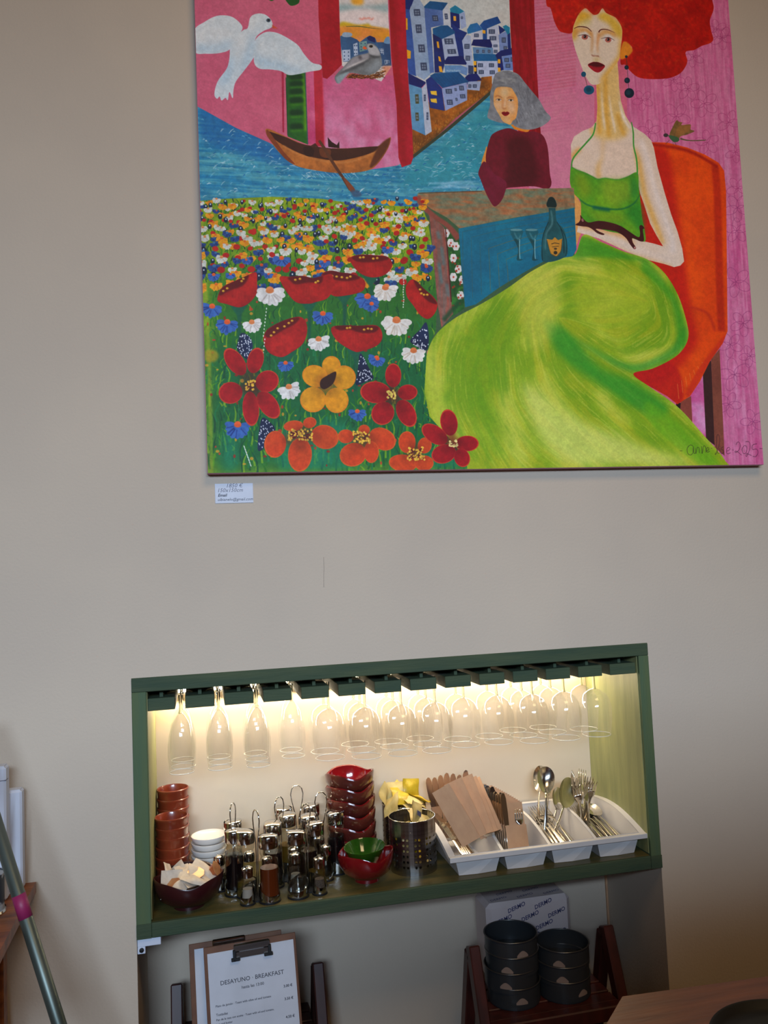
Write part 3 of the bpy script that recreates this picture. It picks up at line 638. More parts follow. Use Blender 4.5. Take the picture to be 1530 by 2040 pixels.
    mk = P([(1290, 283), (1330, 284), (1370, 294), (1405, 308), (1432, 324), (1443, 340), (1447, 380), (1450, 660), (1440, 685), (1415, 720), (1395, 760), (1375, 790), (1350, 806), (1330, 790), (1255, 748), (1270, 600), (1270, 300)], (226, 66, 12), False, c2=(232, 76, 12), amp=.06); cl = K.full(mk)
    P([(1280, 290), (1330, 300), (1350, 420), (1375, 600), (1380, 700), (1250, 760), (1240, 280)], (190, 22, 18), soft=14, a=.8, clip=cl)
    S([(1425, 330), (1430, 400), (1434, 560), (1438, 660)], 18, (184, 36, 16), soft=4, a=.8, clip=cl); S([(1290, 286), (1370, 300), (1430, 332)], 7, (150, 20, 16), soft=3, a=.8, clip=cl)
    P([(1260, 745), (1330, 720), (1360, 760), (1350, 806)], (188, 24, 22), soft=5, a=.8, clip=cl)
    S([(1370, 790), (1400, 735), (1448, 672)], 14, (206, 46, 22), soft=4, a=.8, clip=cl); S([(1375, 612), (1410, 625), (1425, 660)], 6, (180, 40, 24), soft=3, a=.6, clip=cl)
    for i in range(7): S([(1350 + 8 * i, 765 - 7 * i), (1353 + 8 * i, 795 - 12 * i)], 1.2, (236, 130, 60), a=.7, clip=cl)
    # -- red-haired woman: skin
    K.at(1120, 230, 5.464)
    ivory, och = (226, 202, 182), (226, 168, 74)
    P([(120, 830), (200, 950), (230, 1150), (200, 1300), (155, 1420), (140, 1150)], (224, 156, 84), False)
    mk = P([(372, -330), (380, -560), (600, -620), (615, -450), (620, -330), (640, -160), (690, 0), (760, 110), (900, 200), (970, 270), (1000, 350), (1040, 560), (1120, 850), (1190, 1080), (1260, 1270), (1310, 1450), (1330, 1590), (1290, 1635), (1220, 1652), (1120, 1620), (940, 1575), (700, 1480), (400, 1340), (230, 1290), (160, 1270), (180, 1180), (400, 1240), (640, 1290), (800, 1350), (1000, 1395), (1100, 1425), (1030, 1310), (960, 1180), (890, 960), (850, 850), (820, 700), (820, 640), (640, 720), (380, 720), (120, 570), (100, 460), (95, 320), (130, 230), (220, 170), (320, 130), (375, 60), (385, -100)], ivory, False, c2=(220, 192, 168), amp=.02); sk = K.full(mk)
    P([(360, -560), (620, -600), (640, -200), (680, -60), (730, 150), (620, 260), (440, 260), (330, 200), (370, 80)], (222, 182, 108), soft=10, a=.9, clip=sk)
    for q, w in (([(385, -480), (390, -100), (400, 60), (410, 200)], 40), ([(470, -480), (480, -60), (500, 120), (510, 230)], 40), ([(600, -20), (640, 120), (680, 220)], 40)): S(q, w, (216, 150, 40), soft=7, a=.8, clip=sk)
    for q, w in (([(430, -260), (445, -30), (455, 60), (470, 160)], [8, 18, 24, 8]), ([(510, -220), (540, -20), (565, 100), (580, 190)], [8, 20, 28, 8]), ([(620, -160), (670, 20), (740, 140)], [10, 44, 30])): S(q, w, (238, 222, 206), soft=4, a=.9, clip=sk)
    S([(300, 120), (330, 170), (320, 210)], 30, och, soft=7, a=.8, clip=sk); S([(95, 470), (150, 400), (200, 360)], 40, (222, 150, 60), soft=7, a=.9, clip=sk)
    S([(450, 260), (440, 450), (395, 560), (400, 690)], [20, 20, 46, 60], (222, 166, 80), soft=8, a=.8, clip=sk)
    P([(490, 320), (720, 290), (780, 450), (780, 600), (620, 690), (480, 660), (460, 480)], (226, 198, 176), soft=12, a=.7, clip=sk)
    S([(790, 350), (830, 480), (860, 640), (900, 860), (980, 1080), (1100, 1400)], [20, 60, 60, 60, 70, 50], (222, 162, 66), soft=9, a=.85, clip=sk)
    S([(860, 260), (930, 480), (1010, 800), (1110, 1100), (1200, 1350), (1200, 1500)], [60, 60, 60, 60, 70, 80], (232, 214, 204), soft=9, a=.9, clip=sk)
    S([(170, 1240), (400, 1290), (640, 1370), (900, 1480), (1200, 1570)], [60, 40, 40, 50, 60], (228, 206, 190), soft=8, a=.8, clip=sk); S([(180, 1200), (400, 1240), (640, 1300), (800, 1400)], [30, 46, 46, 20], (226, 150, 66), soft=8, a=.8, clip=sk); S([(420, 1360), (700, 1480), (960, 1570), (1200, 1640)], 16, (224, 170, 90), soft=5, a=.7, clip=sk)
    # bodice and straps
    P([(100, 560), (160, 590), (250, 620), (330, 660), (390, 690), (470, 680), (600, 695), (700, 670), (820, 620), (835, 780), (850, 900), (870, 1100), (900, 1250), (905, 1370), (800, 1350), (640, 1290), (500, 1260), (300, 1200), (215, 1130), (200, 940), (130, 850), (88, 740), (88, 640)], (70, 148, 34), c2=(106, 160, 28), amp=.1)
    P([(140, 640), (260, 660), (310, 800), (250, 900), (160, 800)], (132, 156, 26), soft=14, a=.75); P([(420, 740), (620, 700), (760, 740), (740, 900), (600, 980), (480, 920)], (134, 164, 38), soft=14, a=.75); P([(330, 1060), (600, 1060), (680, 1150), (560, 1180), (360, 1130)], (130, 160, 26), soft=12, a=.7)
    P([(700, 1050), (850, 950), (890, 1250), (800, 1200)], (34, 128, 40), soft=12, a=.7); P([(740, 700), (820, 680), (830, 860), (760, 900)], (34, 126, 50), soft=10, a=.6)
    S([(190, 910), (270, 970), (420, 1010), (640, 1020), (780, 960), (850, 860)], [10, 14, 16, 14, 12, 8], (16, 96, 58), soft=2); S([(330, 1000), (430, 1015), (520, 1030)], 44, (12, 92, 70), soft=4, a=.8)
    S([(95, 560), (160, 590), (330, 665), (390, 692), (470, 682), (600, 700), (700, 672), (815, 635)], 12, (60, 140, 50), soft=2, a=.8)
    S([(365, 80), (340, 200), (270, 290), (180, 390), (115, 480), (100, 580)], [14, 18, 18, 18, 18, 14], (66, 150, 56)); S([(755, 70), (775, 180), (780, 330), (810, 470), (820, 600), (815, 650)], [12, 18, 18, 20, 20, 16], (66, 150, 56))
    # skirt
    K.at(0, 0, 1)
    mk = P([(1163, 468), (1200, 483), (1240, 500), (1290, 517), (1325, 545), (1352, 590), (1368, 640), (1372, 670), (1362, 695), (1340, 715), (1300, 735), (1262, 745), (1290, 768), (1330, 795), (1360, 820), (1400, 865), (1446, 920), (1446, 960), (930, 960), (925, 940), (905, 900), (870, 855), (850, 815), (843, 765), (848, 715), (866, 670), (905, 635), (960, 605), (1010, 575), (1060, 540), (1110, 515), (1145, 508)], (128, 172, 44), c2=(110, 156, 30), amp=.05); sk = K.full(mk)
    yy, xx = np.mgrid[0:TS, 0:TS].astype(np.float32)
    anc = [(1250, 540, 30), (1340, 620, 75), (1365, 670, 100), (1320, 725, 155), (1180, 690, 35), (1200, 610, 172), (1100, 560, 150), (1000, 620, 125), (920, 680, 112), (870, 760, 92), (1000, 750, 88), (1080, 690, 80), (1000, 850, 62), (900, 870, 62), (1100, 830, 46), (1210, 850, 40), (1350, 880, 45), (1100, 920, 34), (1240, 790, 40), (1150, 520, 10), (1280, 660, 150)]
    cs = np.zeros_like(xx); sn = np.zeros_like(xx)
    for ax_, ay_, an in anc:
        c0 = K.tr([(ax_, ay_)])[0]; w_ = 1 / ((xx - c0[0]) ** 2 + (yy - c0[1]) ** 2 + 900) ** 1.6
        cs += w_ * math.cos(math.radians(2 * an)); sn += w_ * math.sin(math.radians(2 * an))
    th = np.arctan2(sn, cs) / 2; vx, vy = np.cos(th), np.sin(th)
    sub = (slice(500, TS), slice(450, TS))
    def lic(cell, steps, seed):
        n0 = K.noise(cell, cell, seed); acc = np.zeros_like(n0[sub])
        for sg in (1, -1):
            px_, py_ = xx[sub].copy(), yy[sub].copy(); dx, dy = vx[sub] * sg, vy[sub] * sg
            for _ in range(steps):
                ix = np.clip(px_, 0, TS - 1).astype(int); iy = np.clip(py_, 0, TS - 1).astype(int)
                acc += n0[iy, ix]
                nx_, ny_ = vx[iy, ix], vy[iy, ix]; fl = np.where(nx_ * dx + ny_ * dy < 0, -1, 1); dx, dy = nx_ * fl, ny_ * fl
                px_ += dx * 2.5; py_ += dy * 2.5
        acc /= acc.std() * 1.6
        o = np.zeros((TS, TS), np.float32); o[sub] = acc; return o
    sw1 = lic(48, 22, 3); sw2 = lic(14, 22, 5); sw3 = lic(3.2, 14, 8)
    def fill(col, fld, a):
        m = (sk * np.clip(fld, 0, 1) * a)[..., None]; K.im[:] = K.im * (1 - m) + np.array(col, np.float32) * m
    fill((92, 146, 20), sw1 * 1.2 + .1, .75); fill((160, 190, 84), -sw1 * 1.1, .7)
    fill((156, 168, 36), sw2 * 1.3 - .2, .36); fill((70, 136, 26), -sw2 * 1.2 - .3, .38); fill((168, 198, 96), sw3 - .3, .36); fill((84, 140, 30), -sw3 - .4, .34)
    def soft_in(q, col, s_, a): P(q, col, soft=s_, a=a, clip=sk)
    soft_in([(1080, 640), (1130, 660), (1190, 730), (1260, 760), (1330, 810), (1300, 830), (1200, 770), (1120, 710)], (36, 134, 44), 12, .75)
    soft_in([(1140, 670), (1200, 715), (1262, 742), (1320, 722), (1362, 690), (1365, 650), (1330, 700), (1250, 725)], (40, 138, 60), 8, .65)
    soft_in([(1290, 520), (1345, 590), (1370, 670), (1355, 690), (1335, 600), (1280, 540)], (44, 138, 34), 8, .7)
    soft_in([(940, 650), (1000, 610), (1010, 680), (985, 780), (1010, 880), (960, 840), (920, 740)], (84, 142, 14), 18, .6)
    soft_in([(850, 700), (862, 690), (880, 780), (915, 880), (935, 930), (890, 880), (848, 790)], (150, 184, 70), 10, .6)
    soft_in([(1040, 760), (1120, 820), (1260, 880), (1380, 930), (1180, 935), (1080, 880)], (176, 206, 128), 22, .75)
    soft_in([(1030, 560), (1100, 530), (1120, 600), (1080, 700), (1040, 650)], (160, 186, 84), 18, .6)
    soft_in([(1150, 560), (1250, 540), (1300, 600), (1260, 650), (1160, 640)], (146, 178, 52), 20, .6)
    soft_in([(1290, 800), (1360, 850), (1436, 925), (1400, 930), (1300, 850)], (84, 158, 30), 8, .7)
    soft_in([(1160, 470), (1230, 500), (1300, 522), (1200, 512), (1140, 512)], (50, 138, 36), 6, .8)
    K.im[:] = K.im * (1 + sk[..., None] * np.array([.24, .06, -.12], np.float32))
    # cat on the arm
    K.at(1120, 230, 5.464)
    cat = (72, 24, 24)
    P([(145, 1190), (180, 1165), (200, 1130), (200, 1085), (235, 1130), (290, 1165), (400, 1148), (520, 1165), (640, 1205), (740, 1270), (830, 1325), (850, 1290), (842, 1210), (870, 1195), (898, 1230), (880, 1245), (892, 1360), (850, 1370), (770, 1335), (770, 1380), (805, 1440), (785, 1455), (745, 1410), (690, 1330), (600, 1270), (480, 1245), (370, 1235), (400, 1262), (460, 1290), (440, 1302), (380, 1280), (330, 1240), (280, 1215), (200, 1205)], cat, c2=(56, 18, 20)); E(792, 1440, 10, 12, (200, 130, 120))
    E(222, 1140, 12, 20, (150, 96, 92), rot=-.4)
    # face
    K.at(1130, 0, 11.77)
    P([(1100, 300), (1400, 500), (1460, 1000), (1400, 1420), (1270, 1440), (1240, 900)], (180, 18, 12))
    mk = P([(140, 620), (200, 430), (290, 250), (500, 180), (900, 200), (1150, 420), (1280, 640), (1290, 860), (1260, 1100), (1230, 1360), (1130, 1530), (1020, 1690), (880, 1850), (760, 1960), (640, 1985), (540, 1950), (420, 1760), (330, 1540), (240, 1300), (170, 1080), (120, 830)], (222, 200, 178), amp=.02); fc = K.full(mk)
    def fs(q, col, s_, a): P(q, col, soft=s_, a=a, clip=fc)
    fs([(150, 600), (300, 260), (560, 340), (520, 460), (250, 600), (200, 900), (100, 900)], (220, 164, 36), 9, .9); fs([(720, 330), (960, 300), (1300, 640), (1290, 900), (1130, 800), (980, 560), (760, 440)], (214, 170, 50), 9, .9)
    fs([(1230, 1000), (1300, 900), (1260, 1400), (1130, 1560), (960, 1800), (780, 1980), (820, 1800), (1060, 1500), (1200, 1300)], (224, 160, 40), 9, .9); fs([(260, 560), (500, 400), (560, 560), (340, 640)], (206, 190, 120), 9, .6)
    fs([(160, 720), (330, 660), (520, 700), (600, 800), (500, 820), (300, 740), (180, 860)], (206, 136, 54), 6, .85); fs([(760, 800), (860, 700), (1080, 740), (1160, 860), (900, 780), (800, 860)], (206, 136, 54), 6, .85)
    S([(560, 760), (600, 900), (590, 1100), (575, 1240)], [50, 50, 36, 20], (200, 126, 54), soft=5, a=.9, clip=fc); S([(750, 780), (715, 940), (700, 1100), (720, 1240)], [60, 56, 40, 20], (200, 114, 44), soft=5, a=.9, clip=fc)
    S([(650, 760), (655, 1000), (650, 1230)], [50, 56, 84], (228, 208, 190), soft=5, a=.9, clip=fc)
    for pts in ([(165, 665), (260, 622), (370, 622), (480, 650), (575, 735)], [(740, 755), (780, 700), (870, 682), (990, 705), (1120, 765)]): S(pts, [10, 22, 26, 26, 16] if pts[0][0] < 200 else [30, 26, 22, 18, 6], (84, 30, 26))
    for x, y in ((415, 855), (965, 920)):
        P([(x - 130, y - 40), (x, y - 120), (x + 90, y - 60), (x + 110, y - 10), (x, y - 40)], (216, 206, 200), soft=3); P([(x - 130, y - 20), (x, y - 44), (x + 110, y + 10), (x + 90, y + 50), (x, y + 60), (x - 90, y + 40)], (222, 206, 196))
        E(x, y + 14, 74, 58, (178, 96, 84)); E(x, y, 34, 34, (40, 22, 24)); E(x - 18, y - 4, 9, 9, (206, 196, 206)); S([(x - 170, y - 16), (x - 70, y - 40), (x + 30, y - 42), (x + 150, y + 26)], [6, 14, 18, 6], (70, 36, 40))
    S([(570, 1280), (620, 1310), (660, 1306), (750, 1320)], [16, 24, 16, 30], (122, 48, 36), soft=2); fs([(640, 1350), (760, 1350), (760, 1440), (620, 1440)], (208, 180, 120), 6, .8)
    K.at(1130, 90, 9.5625)
    P([(395, 372), (500, 315), (550, 328), (600, 322), (720, 385), (680, 460), (620, 510), (560, 515), (480, 470)], (160, 20, 36)); P([(400, 372), (500, 320), (600, 326), (715, 386), (600, 402), (500, 395)], (84, 8, 22)); S([(480, 400), (600, 408), (670, 398)], 10, (54, 4, 12), soft=1)
    # ear, hair mass
    K.at(1120, 0, 3.7317)
    hair = (200, 24, 12)
    mk = P([(-100, -400), (1150, -400), (1115, -60), (1128, 60), (1100, 150), (1110, 230), (1125, 290), (1100, 320), (1040, 340), (985, 370), (920, 385), (932, 450), (915, 500), (870, 550), (780, 582), (640, 586), (560, 570), (500, 520), (470, 480), (440, 480), (436, 440), (470, 425), (520, 360), (500, 330), (455, 300), (455, 180), (400, 130), (330, 95), (300, 60), (270, 100), (235, 108), (205, 85), (170, 60), (120, 110), (85, 190), (70, 245), (0, 238), (-30, 215), (-60, 150), (-85, 60), (-120, 0)], hair, c2=(160, 12, 8), amp=.12); cl = K.full(mk)
    for i in range(420):
        x, y = R.uniform(-100, 1130), R.uniform(-60, 585); r = R.uniform(10, 34); a0 = R.uniform(0, 6.28)
        S([(x + r * math.cos(a0 + j * .8), y + r * math.sin(a0 + j * .8)) for j in range(4)], [2, R.uniform(5, 13), 2], [(214, 52, 16), (150, 10, 10), (206, 38, 26), (168, 20, 6), (222, 76, 20)][i % 5], soft=1.2, a=.42, clip=cl)
    P([(455, 310), (500, 325), (525, 370), (510, 400), (480, 425), (440, 440), (430, 400)], (222, 132, 34), soft=1)
    S([(120, 105), (170, 60), (230, 108), (300, 62), (400, 135), (455, 190)], 12, (212, 92, 26), soft=4, a=.55)
    S([(478, 420), (485, 500), (492, 600), (500, 690)], 4, (74, 58, 44)); S([(160, 550), (178, 600), (188, 645)], 4, (80, 60, 50))
    for x, y, r in ((478, 420, 10), (480, 500, 16), (484, 597, 21), (500, 691, 36)): E(x, y, r, r * 1.02, (18, 34, 50)); E(x - r * .2, y - r * .1, r * .5, r * .5, (24, 56, 70), soft=1)
    E(160, 551, 18, 20, (16, 78, 108)); E(200, 668, 39, 34, (18, 82, 112)); E(198, 664, 20, 18, (10, 60, 84), soft=2)
    # dragonfly
    P([(800, 1000), (820, 950), (850, 895), (870, 905), (895, 910), (890, 930), (955, 925), (955, 960), (985, 975), (930, 1000), (880, 1015), (860, 1055), (820, 1040)], (92, 84, 48), c2=(124, 88, 46), amp=.15); P([(845, 1000), (870, 940), (950, 930), (945, 970), (880, 1005)], (148, 98, 50), soft=2)
    S([(880, 1030), (950, 1045), (1068, 1042)], [16, 9, 8], (96, 84, 58)); E(772, 1005, 18, 14, (60, 50, 50)); P([(790, 1005), (860, 1020), (870, 1045), (830, 1055)], (60, 92, 58))
    for q in (((800, 1040), (770, 1070)), ((835, 1050), (850, 1080)), ((770, 995), (760, 965)), ((825, 1050), (828, 1078))): S(q, 3, (80, 60, 50))
    # -- table, bottle, glasses
    K.at(780, 330, 3.825)
    mk = P([(395, 470), (520, 560), (555, 1090), (420, 1180), (430, 700)], (36, 86, 40), False, c2=(46, 110, 40), amp=.2)
    for x, y in ((415, 515), (450, 590), (490, 615), (470, 705), (510, 790), (470, 850), (540, 870), (525, 990)):
        for j in range(6): E(x + 15 * math.cos(j * 1.05), y + 19 * math.sin(j * 1.05), 14, 16, (222, 214, 210))
        E(x + 2, y, 7, 8, (196, 70, 50))
    for i in range(36): E(R.uniform(430, 545), R.uniform(560, 1100), 8, 9, [(170, 50, 30), (60, 120, 40)][i % 2], a=.8)
    P([(285, 370), (400, 470), (430, 700), (455, 1040), (470, 1130), (380, 1235), (350, 1050), (310, 600)], (150, 78, 66), False, c2=(120, 92, 84), fld=K.nv, amp=.15)
    for q in ([(350, 500), (365, 560)], [(380, 620), (395, 760)], [(360, 740), (385, 900)], [(420, 900), (432, 1000)]): S(q, 26, (84, 122, 124), soft=3, a=.7)
    S([(410, 480), (430, 700), (455, 1040)], 9, (84, 30, 30)); S([(395, 1180), (500, 1060), (550, 1020)], 34, (24, 70, 40), soft=3, a=.8)
    mk = P([(195, 215), (220, 205), (700, 190), (880, 178), (1390, 170), (1400, 330), (960, 392), (520, 480), (420, 395), (300, 330), (210, 260)], (164, 104, 66), False, c2=(108, 120, 96), amp=.14, fld=K.noise(34, 9, 31, 3))
    S([(200, 230), (230, 300), (330, 390), (430, 460), (512, 560)], [40, 44, 40, 40, 60], (140, 70, 58), soft=2); S([(205, 210), (450, 202), (690, 195)], 6, (70, 50, 40), a=.8)
    mk = P([(510, 480), (960, 395), (1395, 322), (1410, 640), (1380, 690), (1160, 730), (1000, 820), (820, 930), (640, 1060), (560, 1080), (530, 760)], (16, 100, 130), False, c2=(14, 114, 140), amp=.06); cl = K.full(mk)
    for j in range(6):
        o = j * 68
        S([(550 + o, 1040 - o * .4), (545 + o, 800), (540 + o * .98, 505 + o * .62), (700 + o, 470 + o * .52), (980 + o * .5, 420 + o * .55), (1395, 345 + o * .55)], 4, (58, 92, 96) if j < 3 else (110, 100, 70), a=.8, smooth=False, clip=cl)
    P([(700, -30), (740, 0), (780, 60), (830, 90), (875, 130), (868, 190), (842, 260), (800, 306), (770, 300), (720, 210), (680, 110), (662, 50)], (122, 24, 54), c2=(104, 16, 38))
    P([(1182, 300), (1200, 245), (1235, 245), (1258, 290), (1250, 330), (1262, 430), (1310, 480), (1332, 560), (1330, 690), (1155, 730), (1150, 560), (1165, 490), (1195, 430), (1198, 330)], (26, 74, 80), c2=(34, 96, 100)); P([(1182, 290), (1205, 243), (1235, 245), (1258, 290), (1250, 318), (1195, 318)], (20, 40, 40)); S([(1185, 318), (1255, 322)], 6, (96, 100, 80))
    S([(1215, 340), (1225, 440), (1180, 520), (1172, 640)], [10, 14, 10, 8], (84, 132, 136), soft=2, a=.8); S([(1290, 480), (1312, 560), (1315, 670)], 7, (14, 44, 50), a=.9); S([(1150, 725), (1150, 560), (1195, 430)], 5, (10, 44, 50)); S([(1330, 690), (1332, 560), (1262, 430)], 5, (10, 44, 50))
    P([(1182, 560), (1225, 565), (1245, 545), (1270, 568), (1302, 556), (1292, 650), (1258, 692), (1212, 670)], (196, 134, 44), False); S([(1218, 598), (1245, 590), (1280, 596)], 6, (70, 54, 30)); S([(1225, 620), (1275, 614)], 5, (70, 54, 30)); E(1250, 634, 12, 8, (70, 54, 30)); E(1250, 664, 14, 14, (50, 44, 34)); S([(1186, 566), (1215, 668), (1258, 690), (1290, 650), (1300, 562)], 4, (120, 76, 30))
    for x in (965, 1082):
        P([(x - 60, 485), (x + 30, 490), (x + 28, 540), (x - 2, 590), (x - 38, 560)], (24, 84, 92), a=.75); E(x - 14, 490, 46, 9, (110, 156, 160), a=.8); P([(x - 30, 560), (x + 6, 585), (x + 8, 700), (x + 40, 716), (x - 10, 720), (x, 640)], (18, 62, 66), a=.75)
        S([(x + 12, 560), (x + 10, 640), (x + 14, 712)], 6, (140, 186, 190)); S([(x - 30, 510), (x, 560), (x + 20, 530)], 8, (120, 170, 176), soft=2, a=.6)
    # -- meadow
    K.at(0, 0, 1)
    mk = P([(380, 402), (450, 396), (540, 392), (640, 396), (720, 408), (780, 410), (840, 412), (852, 440), (862, 500), (870, 600), (868, 660), (850, 700), (845, 780), (855, 830), (900, 880), (930, 920), (932, 960), (380, 960)], (120, 150, 24), False, c2=(150, 168, 28), amp=.15); md = K.full(mk)
    P([(380, 560), (900, 560), (940, 980), (380, 980)], (44, 108, 40), soft=50, clip=md); P([(380, 700), (900, 700), (940, 1000), (380, 1000)], (18, 96, 56), soft=40, a=.8, clip=md)
    greens = [(36, 110, 30), (84, 146, 24), (22, 84, 40), (128, 168, 30), (16, 70, 46), (30, 120, 70)]
    for i in range(1500):
        y = 400 + 545 * R.rand() ** .8; x = R.uniform(395, 935); t = (y - 400) / 540; L = 9 + 46 * t * R.rand()
        c = greens[R.randint(0, 3) if y < 620 else R.randint(0, 6)]
        S([(x, y), (x + R.uniform(-3, 3), y - L * .5), (x + R.uniform(-7, 7) * (1 + t), y - L)], [1.6 + 2.4 * t, 1.4 + 2 * t, .4], c, a=.75, clip=md)
    for q in ([(445, 860), (470, 945)], [(560, 860), (640, 940)], [(840, 900), (930, 945)], [(640, 840), (700, 935)]):
        P([(q[0][0], q[0][1]), (q[1][0], q[0][1] + 20), (q[1][0], q[1][1]), (q[0][0], q[1][1])], (22, 128, 96), soft=14, a=.6, clip=md)
    for i in range(50):
        x, y = R.uniform(410, 920), R.uniform(650, 940)
        S([(x, y), (x + R.uniform(-4, 4), y - R.uniform(20, 60))], [.6, 2, .4], (140, 176, 60) if i % 2 else (180, 200, 110), a=.5, clip=md)
    K.S([(398, 400), (410, 600), (418, 800), (420, 945)], 7, (160, 170, 40), soft=2, a=.5, clip=md)
    # rows of little flowers, growing with nearness
    for i in range(900):
        x, yq = R.uniform(396, 862), R.uniform(402, 590); L = R.uniform(6, 16)
        S([(x, yq), (x + R.uniform(-2, 2), yq - L * .5), (x + R.uniform(-5, 5), yq - L)], [2.2, 1.8, .6], [(20, 84, 30), (60, 128, 22), (30, 100, 40), (16, 50, 40)][i % 4], a=.85, clip=md)
    y = 402.
    row = 0
    while y < 572:
        t = (y - 400) / 170; r = 5.2 + 4.2 * t; x = 396 + R.uniform(0, 12)
        while x < (846 if y < 470 else 862):
            k = R.rand(); yy_ = y + R.uniform(-7, 7); rr = r * R.uniform(.8, 1.25); ro = R.uniform(-.5, .5)
            if k < .20: K.daisy(x, yy_, rr * 1.35, (210, 210, 200), (166, 166, 146), ro, hub=(222, 140, 84))
            elif k < .43: K.daisy(x, yy_, rr * 1.4, (232, 158, 26), (196, 104, 20), ro, hub=(226, 108, 30))
            elif k < .60: K.daisy(x, yy_, rr * 1.25, (40, 74, 136), (18, 34, 84), ro, hub=(60, 110, 160) if k < .55 else (222, 84, 40))
            elif k < .84: E(x, yy_, rr * .75, rr * .6, (190, 36, 26), rot=ro, c2=(160, 24, 22))
            else: E(x, yy_, rr * .6, rr * .8, (20, 36, 60)); E(x, yy_ - 2, 1.5, 1.8, (200, 210, 220))
            x += rr * R.uniform(2.3, 3.6)
        y += 6.5 + 5 * t; row += 1
    for i in range(150):
        x, y = R.uniform(398, 860), R.uniform(560, 940); E(x, y, R.uniform(1.5, 4), R.uniform(1.5, 4), [(190, 60, 34), (150, 40, 26), (206, 150, 40)][i % 3], clip=md, a=.85)
    # named flowers
    K.at(380, 380, 3.825)
    blue_, bdk = (60, 104, 176), (24, 44, 110)
    for x, y, r in ((690, 520, 66), (1020, 545, 44), (172, 645, 50), (300, 640, 40), (590, 640, 36), (420, 530, 36), (1500, 440, 44)): K.daisy(x, y, r, blue_, bdk, .1)
    for q, rim, dots in (
        ([(205, 800), (240, 735), (330, 690), (420, 650), (495, 622), (503, 700), (500, 780), (450, 850), (370, 890), (270, 865), (205, 845)], [(215, 800), (240, 735), (340, 680), (440, 640), (400, 720), (300, 760)], ((245, 765), (275, 745), (385, 690), (398, 672))),
        ([(995, 640), (1060, 610), (1150, 625), (1230, 635), (1310, 670), (1330, 720), (1300, 770), (1180, 800), (1080, 800), (1020, 720)], [(1000, 640), (1070, 608), (1200, 625), (1290, 665), (1180, 690), (1060, 670)], ((1075, 650), (1110, 655), (1150, 660), (1190, 665), (1215, 655))),
        ([(675, 660), (760, 655), (850, 650), (930, 665), (1000, 650), (1075, 640), (1085, 740), (1040, 820), (950, 850), (900, 862), (800, 850), (720, 760)], [(740, 660), (850, 648), (930, 662), (1000, 650), (990, 705), (900, 700), (800, 715), (760, 690)], ((795, 680), (830, 672), (950, 700), (968, 690))),
        ([(1215, 510), (1290, 488), (1400, 492), (1500, 505), (1535, 570), (1480, 640), (1380, 662), (1290, 630), (1225, 560)], [(1225, 510), (1300, 485), (1480, 500), (1500, 525), (1380, 545), (1270, 540)], ((1290, 510), (1315, 508), (1390, 518), (1420, 514))),
        ([(552, 1120), (580, 1060), (660, 1010), (750, 975), (830, 962), (875, 1000), (885, 1080), (850, 1170), (770, 1230), (690, 1270), (600, 1240), (560, 1180)], [(560, 1100), (590, 1055), (700, 990), (820, 965), (800, 1010), (700, 1065), (600, 1120)], ((610, 1105), (632, 1080), (660, 1050), (712, 1035), (745, 1010), (770, 992))),
        ([(1075, 1040), (1150, 1028), (1280, 1030), (1420, 1030), (1460, 1110), (1420, 1180), (1300, 1225), (1240, 1225), (1130, 1160), (1075, 1090)], [(1100, 1030), (1250, 1026), (1420, 1034), (1400, 1080), (1300, 1085), (1210, 1060), (1130, 1065)], ((1190, 1048), (1212, 1045), (1320, 1060), (1350, 1052), (1376, 1055)))):
        cx = np.mean([p[0] for p in q]); by = max(p[1] for p in q)
        S([(cx, by - 10), (cx + 6, by + 120), (cx, by + 300)], [46, 26, 18], (20, 84, 64), soft=2, a=.9)
        P([(cx - 80, by - 50), (cx, by - 16), (cx + 80, by - 50), (cx + 20, by + 50), (cx - 20, by + 50)], (24, 92, 66), soft=1)
        K.poppy(q, rim, dots)
    for x, y, r, ro in ((600, 770, 112, 0), (1490, 740, 88, .1), (462, 1010, 78, -.3), (972, 1140, 86, -.2), (1530, 1000, 70, .2)): K.daisy(x, y, r, (226, 222, 218), (176, 166, 160), ro, .85, (226, 132, 76))
    for x, y, r, ro in ((160, 890, 82, .2), (275, 1010, 86, .1), (1005, 945, 78, .1), (1345, 815, 92, .2), (720, 1320, 62, 0), (1415, 1280, 66, .3)): K.daisy(x, y, r, blue_, bdk, ro, .85)
    K.seedpod([(385, 1085), (440, 1110), (470, 1180), (440, 1270), (420, 1285), (350, 1210), (365, 1130)], (355, 1100, 465, 1270), 60)
    K.seedpod([(1285, 1250), (1310, 1260), (1350, 1340), (1390, 1430), (1330, 1460), (1256, 1480), (1270, 1380)], (1262, 1260, 1385, 1460), 60)
    for i in range(16): K.E(575 - 3 * i + (i > 8) * 14, 900 + 26 * i, 4, 8, (226, 226, 220))
    E(150, 1260, 60, 50, (176, 150, 30), soft=4, a=.8)
    K.at(380, 640, 3.825)
    for x, y, r, ro in ((745, 510, 88, -.4),): K.daisy(x, y, r, (226, 222, 218), (176, 166, 160), ro, .85, (226, 132, 76))
    for x, y, r, ro in ((355, 800, 100, .05), (1268, 695, 66, .0)): K.daisy(x, y, r, blue_, bdk, ro, .95)
    red, rr_ = (176, 20, 26), (204, 60, 34)
    K.petals(452, 490, ((335, 310, 120, 66, .95), (490, 300, 100, 62, -1.3), (300, 548, 92, 84, -.15), (580, 460, 92, 82, -.5), (455, 670, 132, 64, 1.5), (590, 640, 120, 70, .95)), red, rr_, (160, 16, 22)); K.stamens(452, 488, 36, 36, 26)
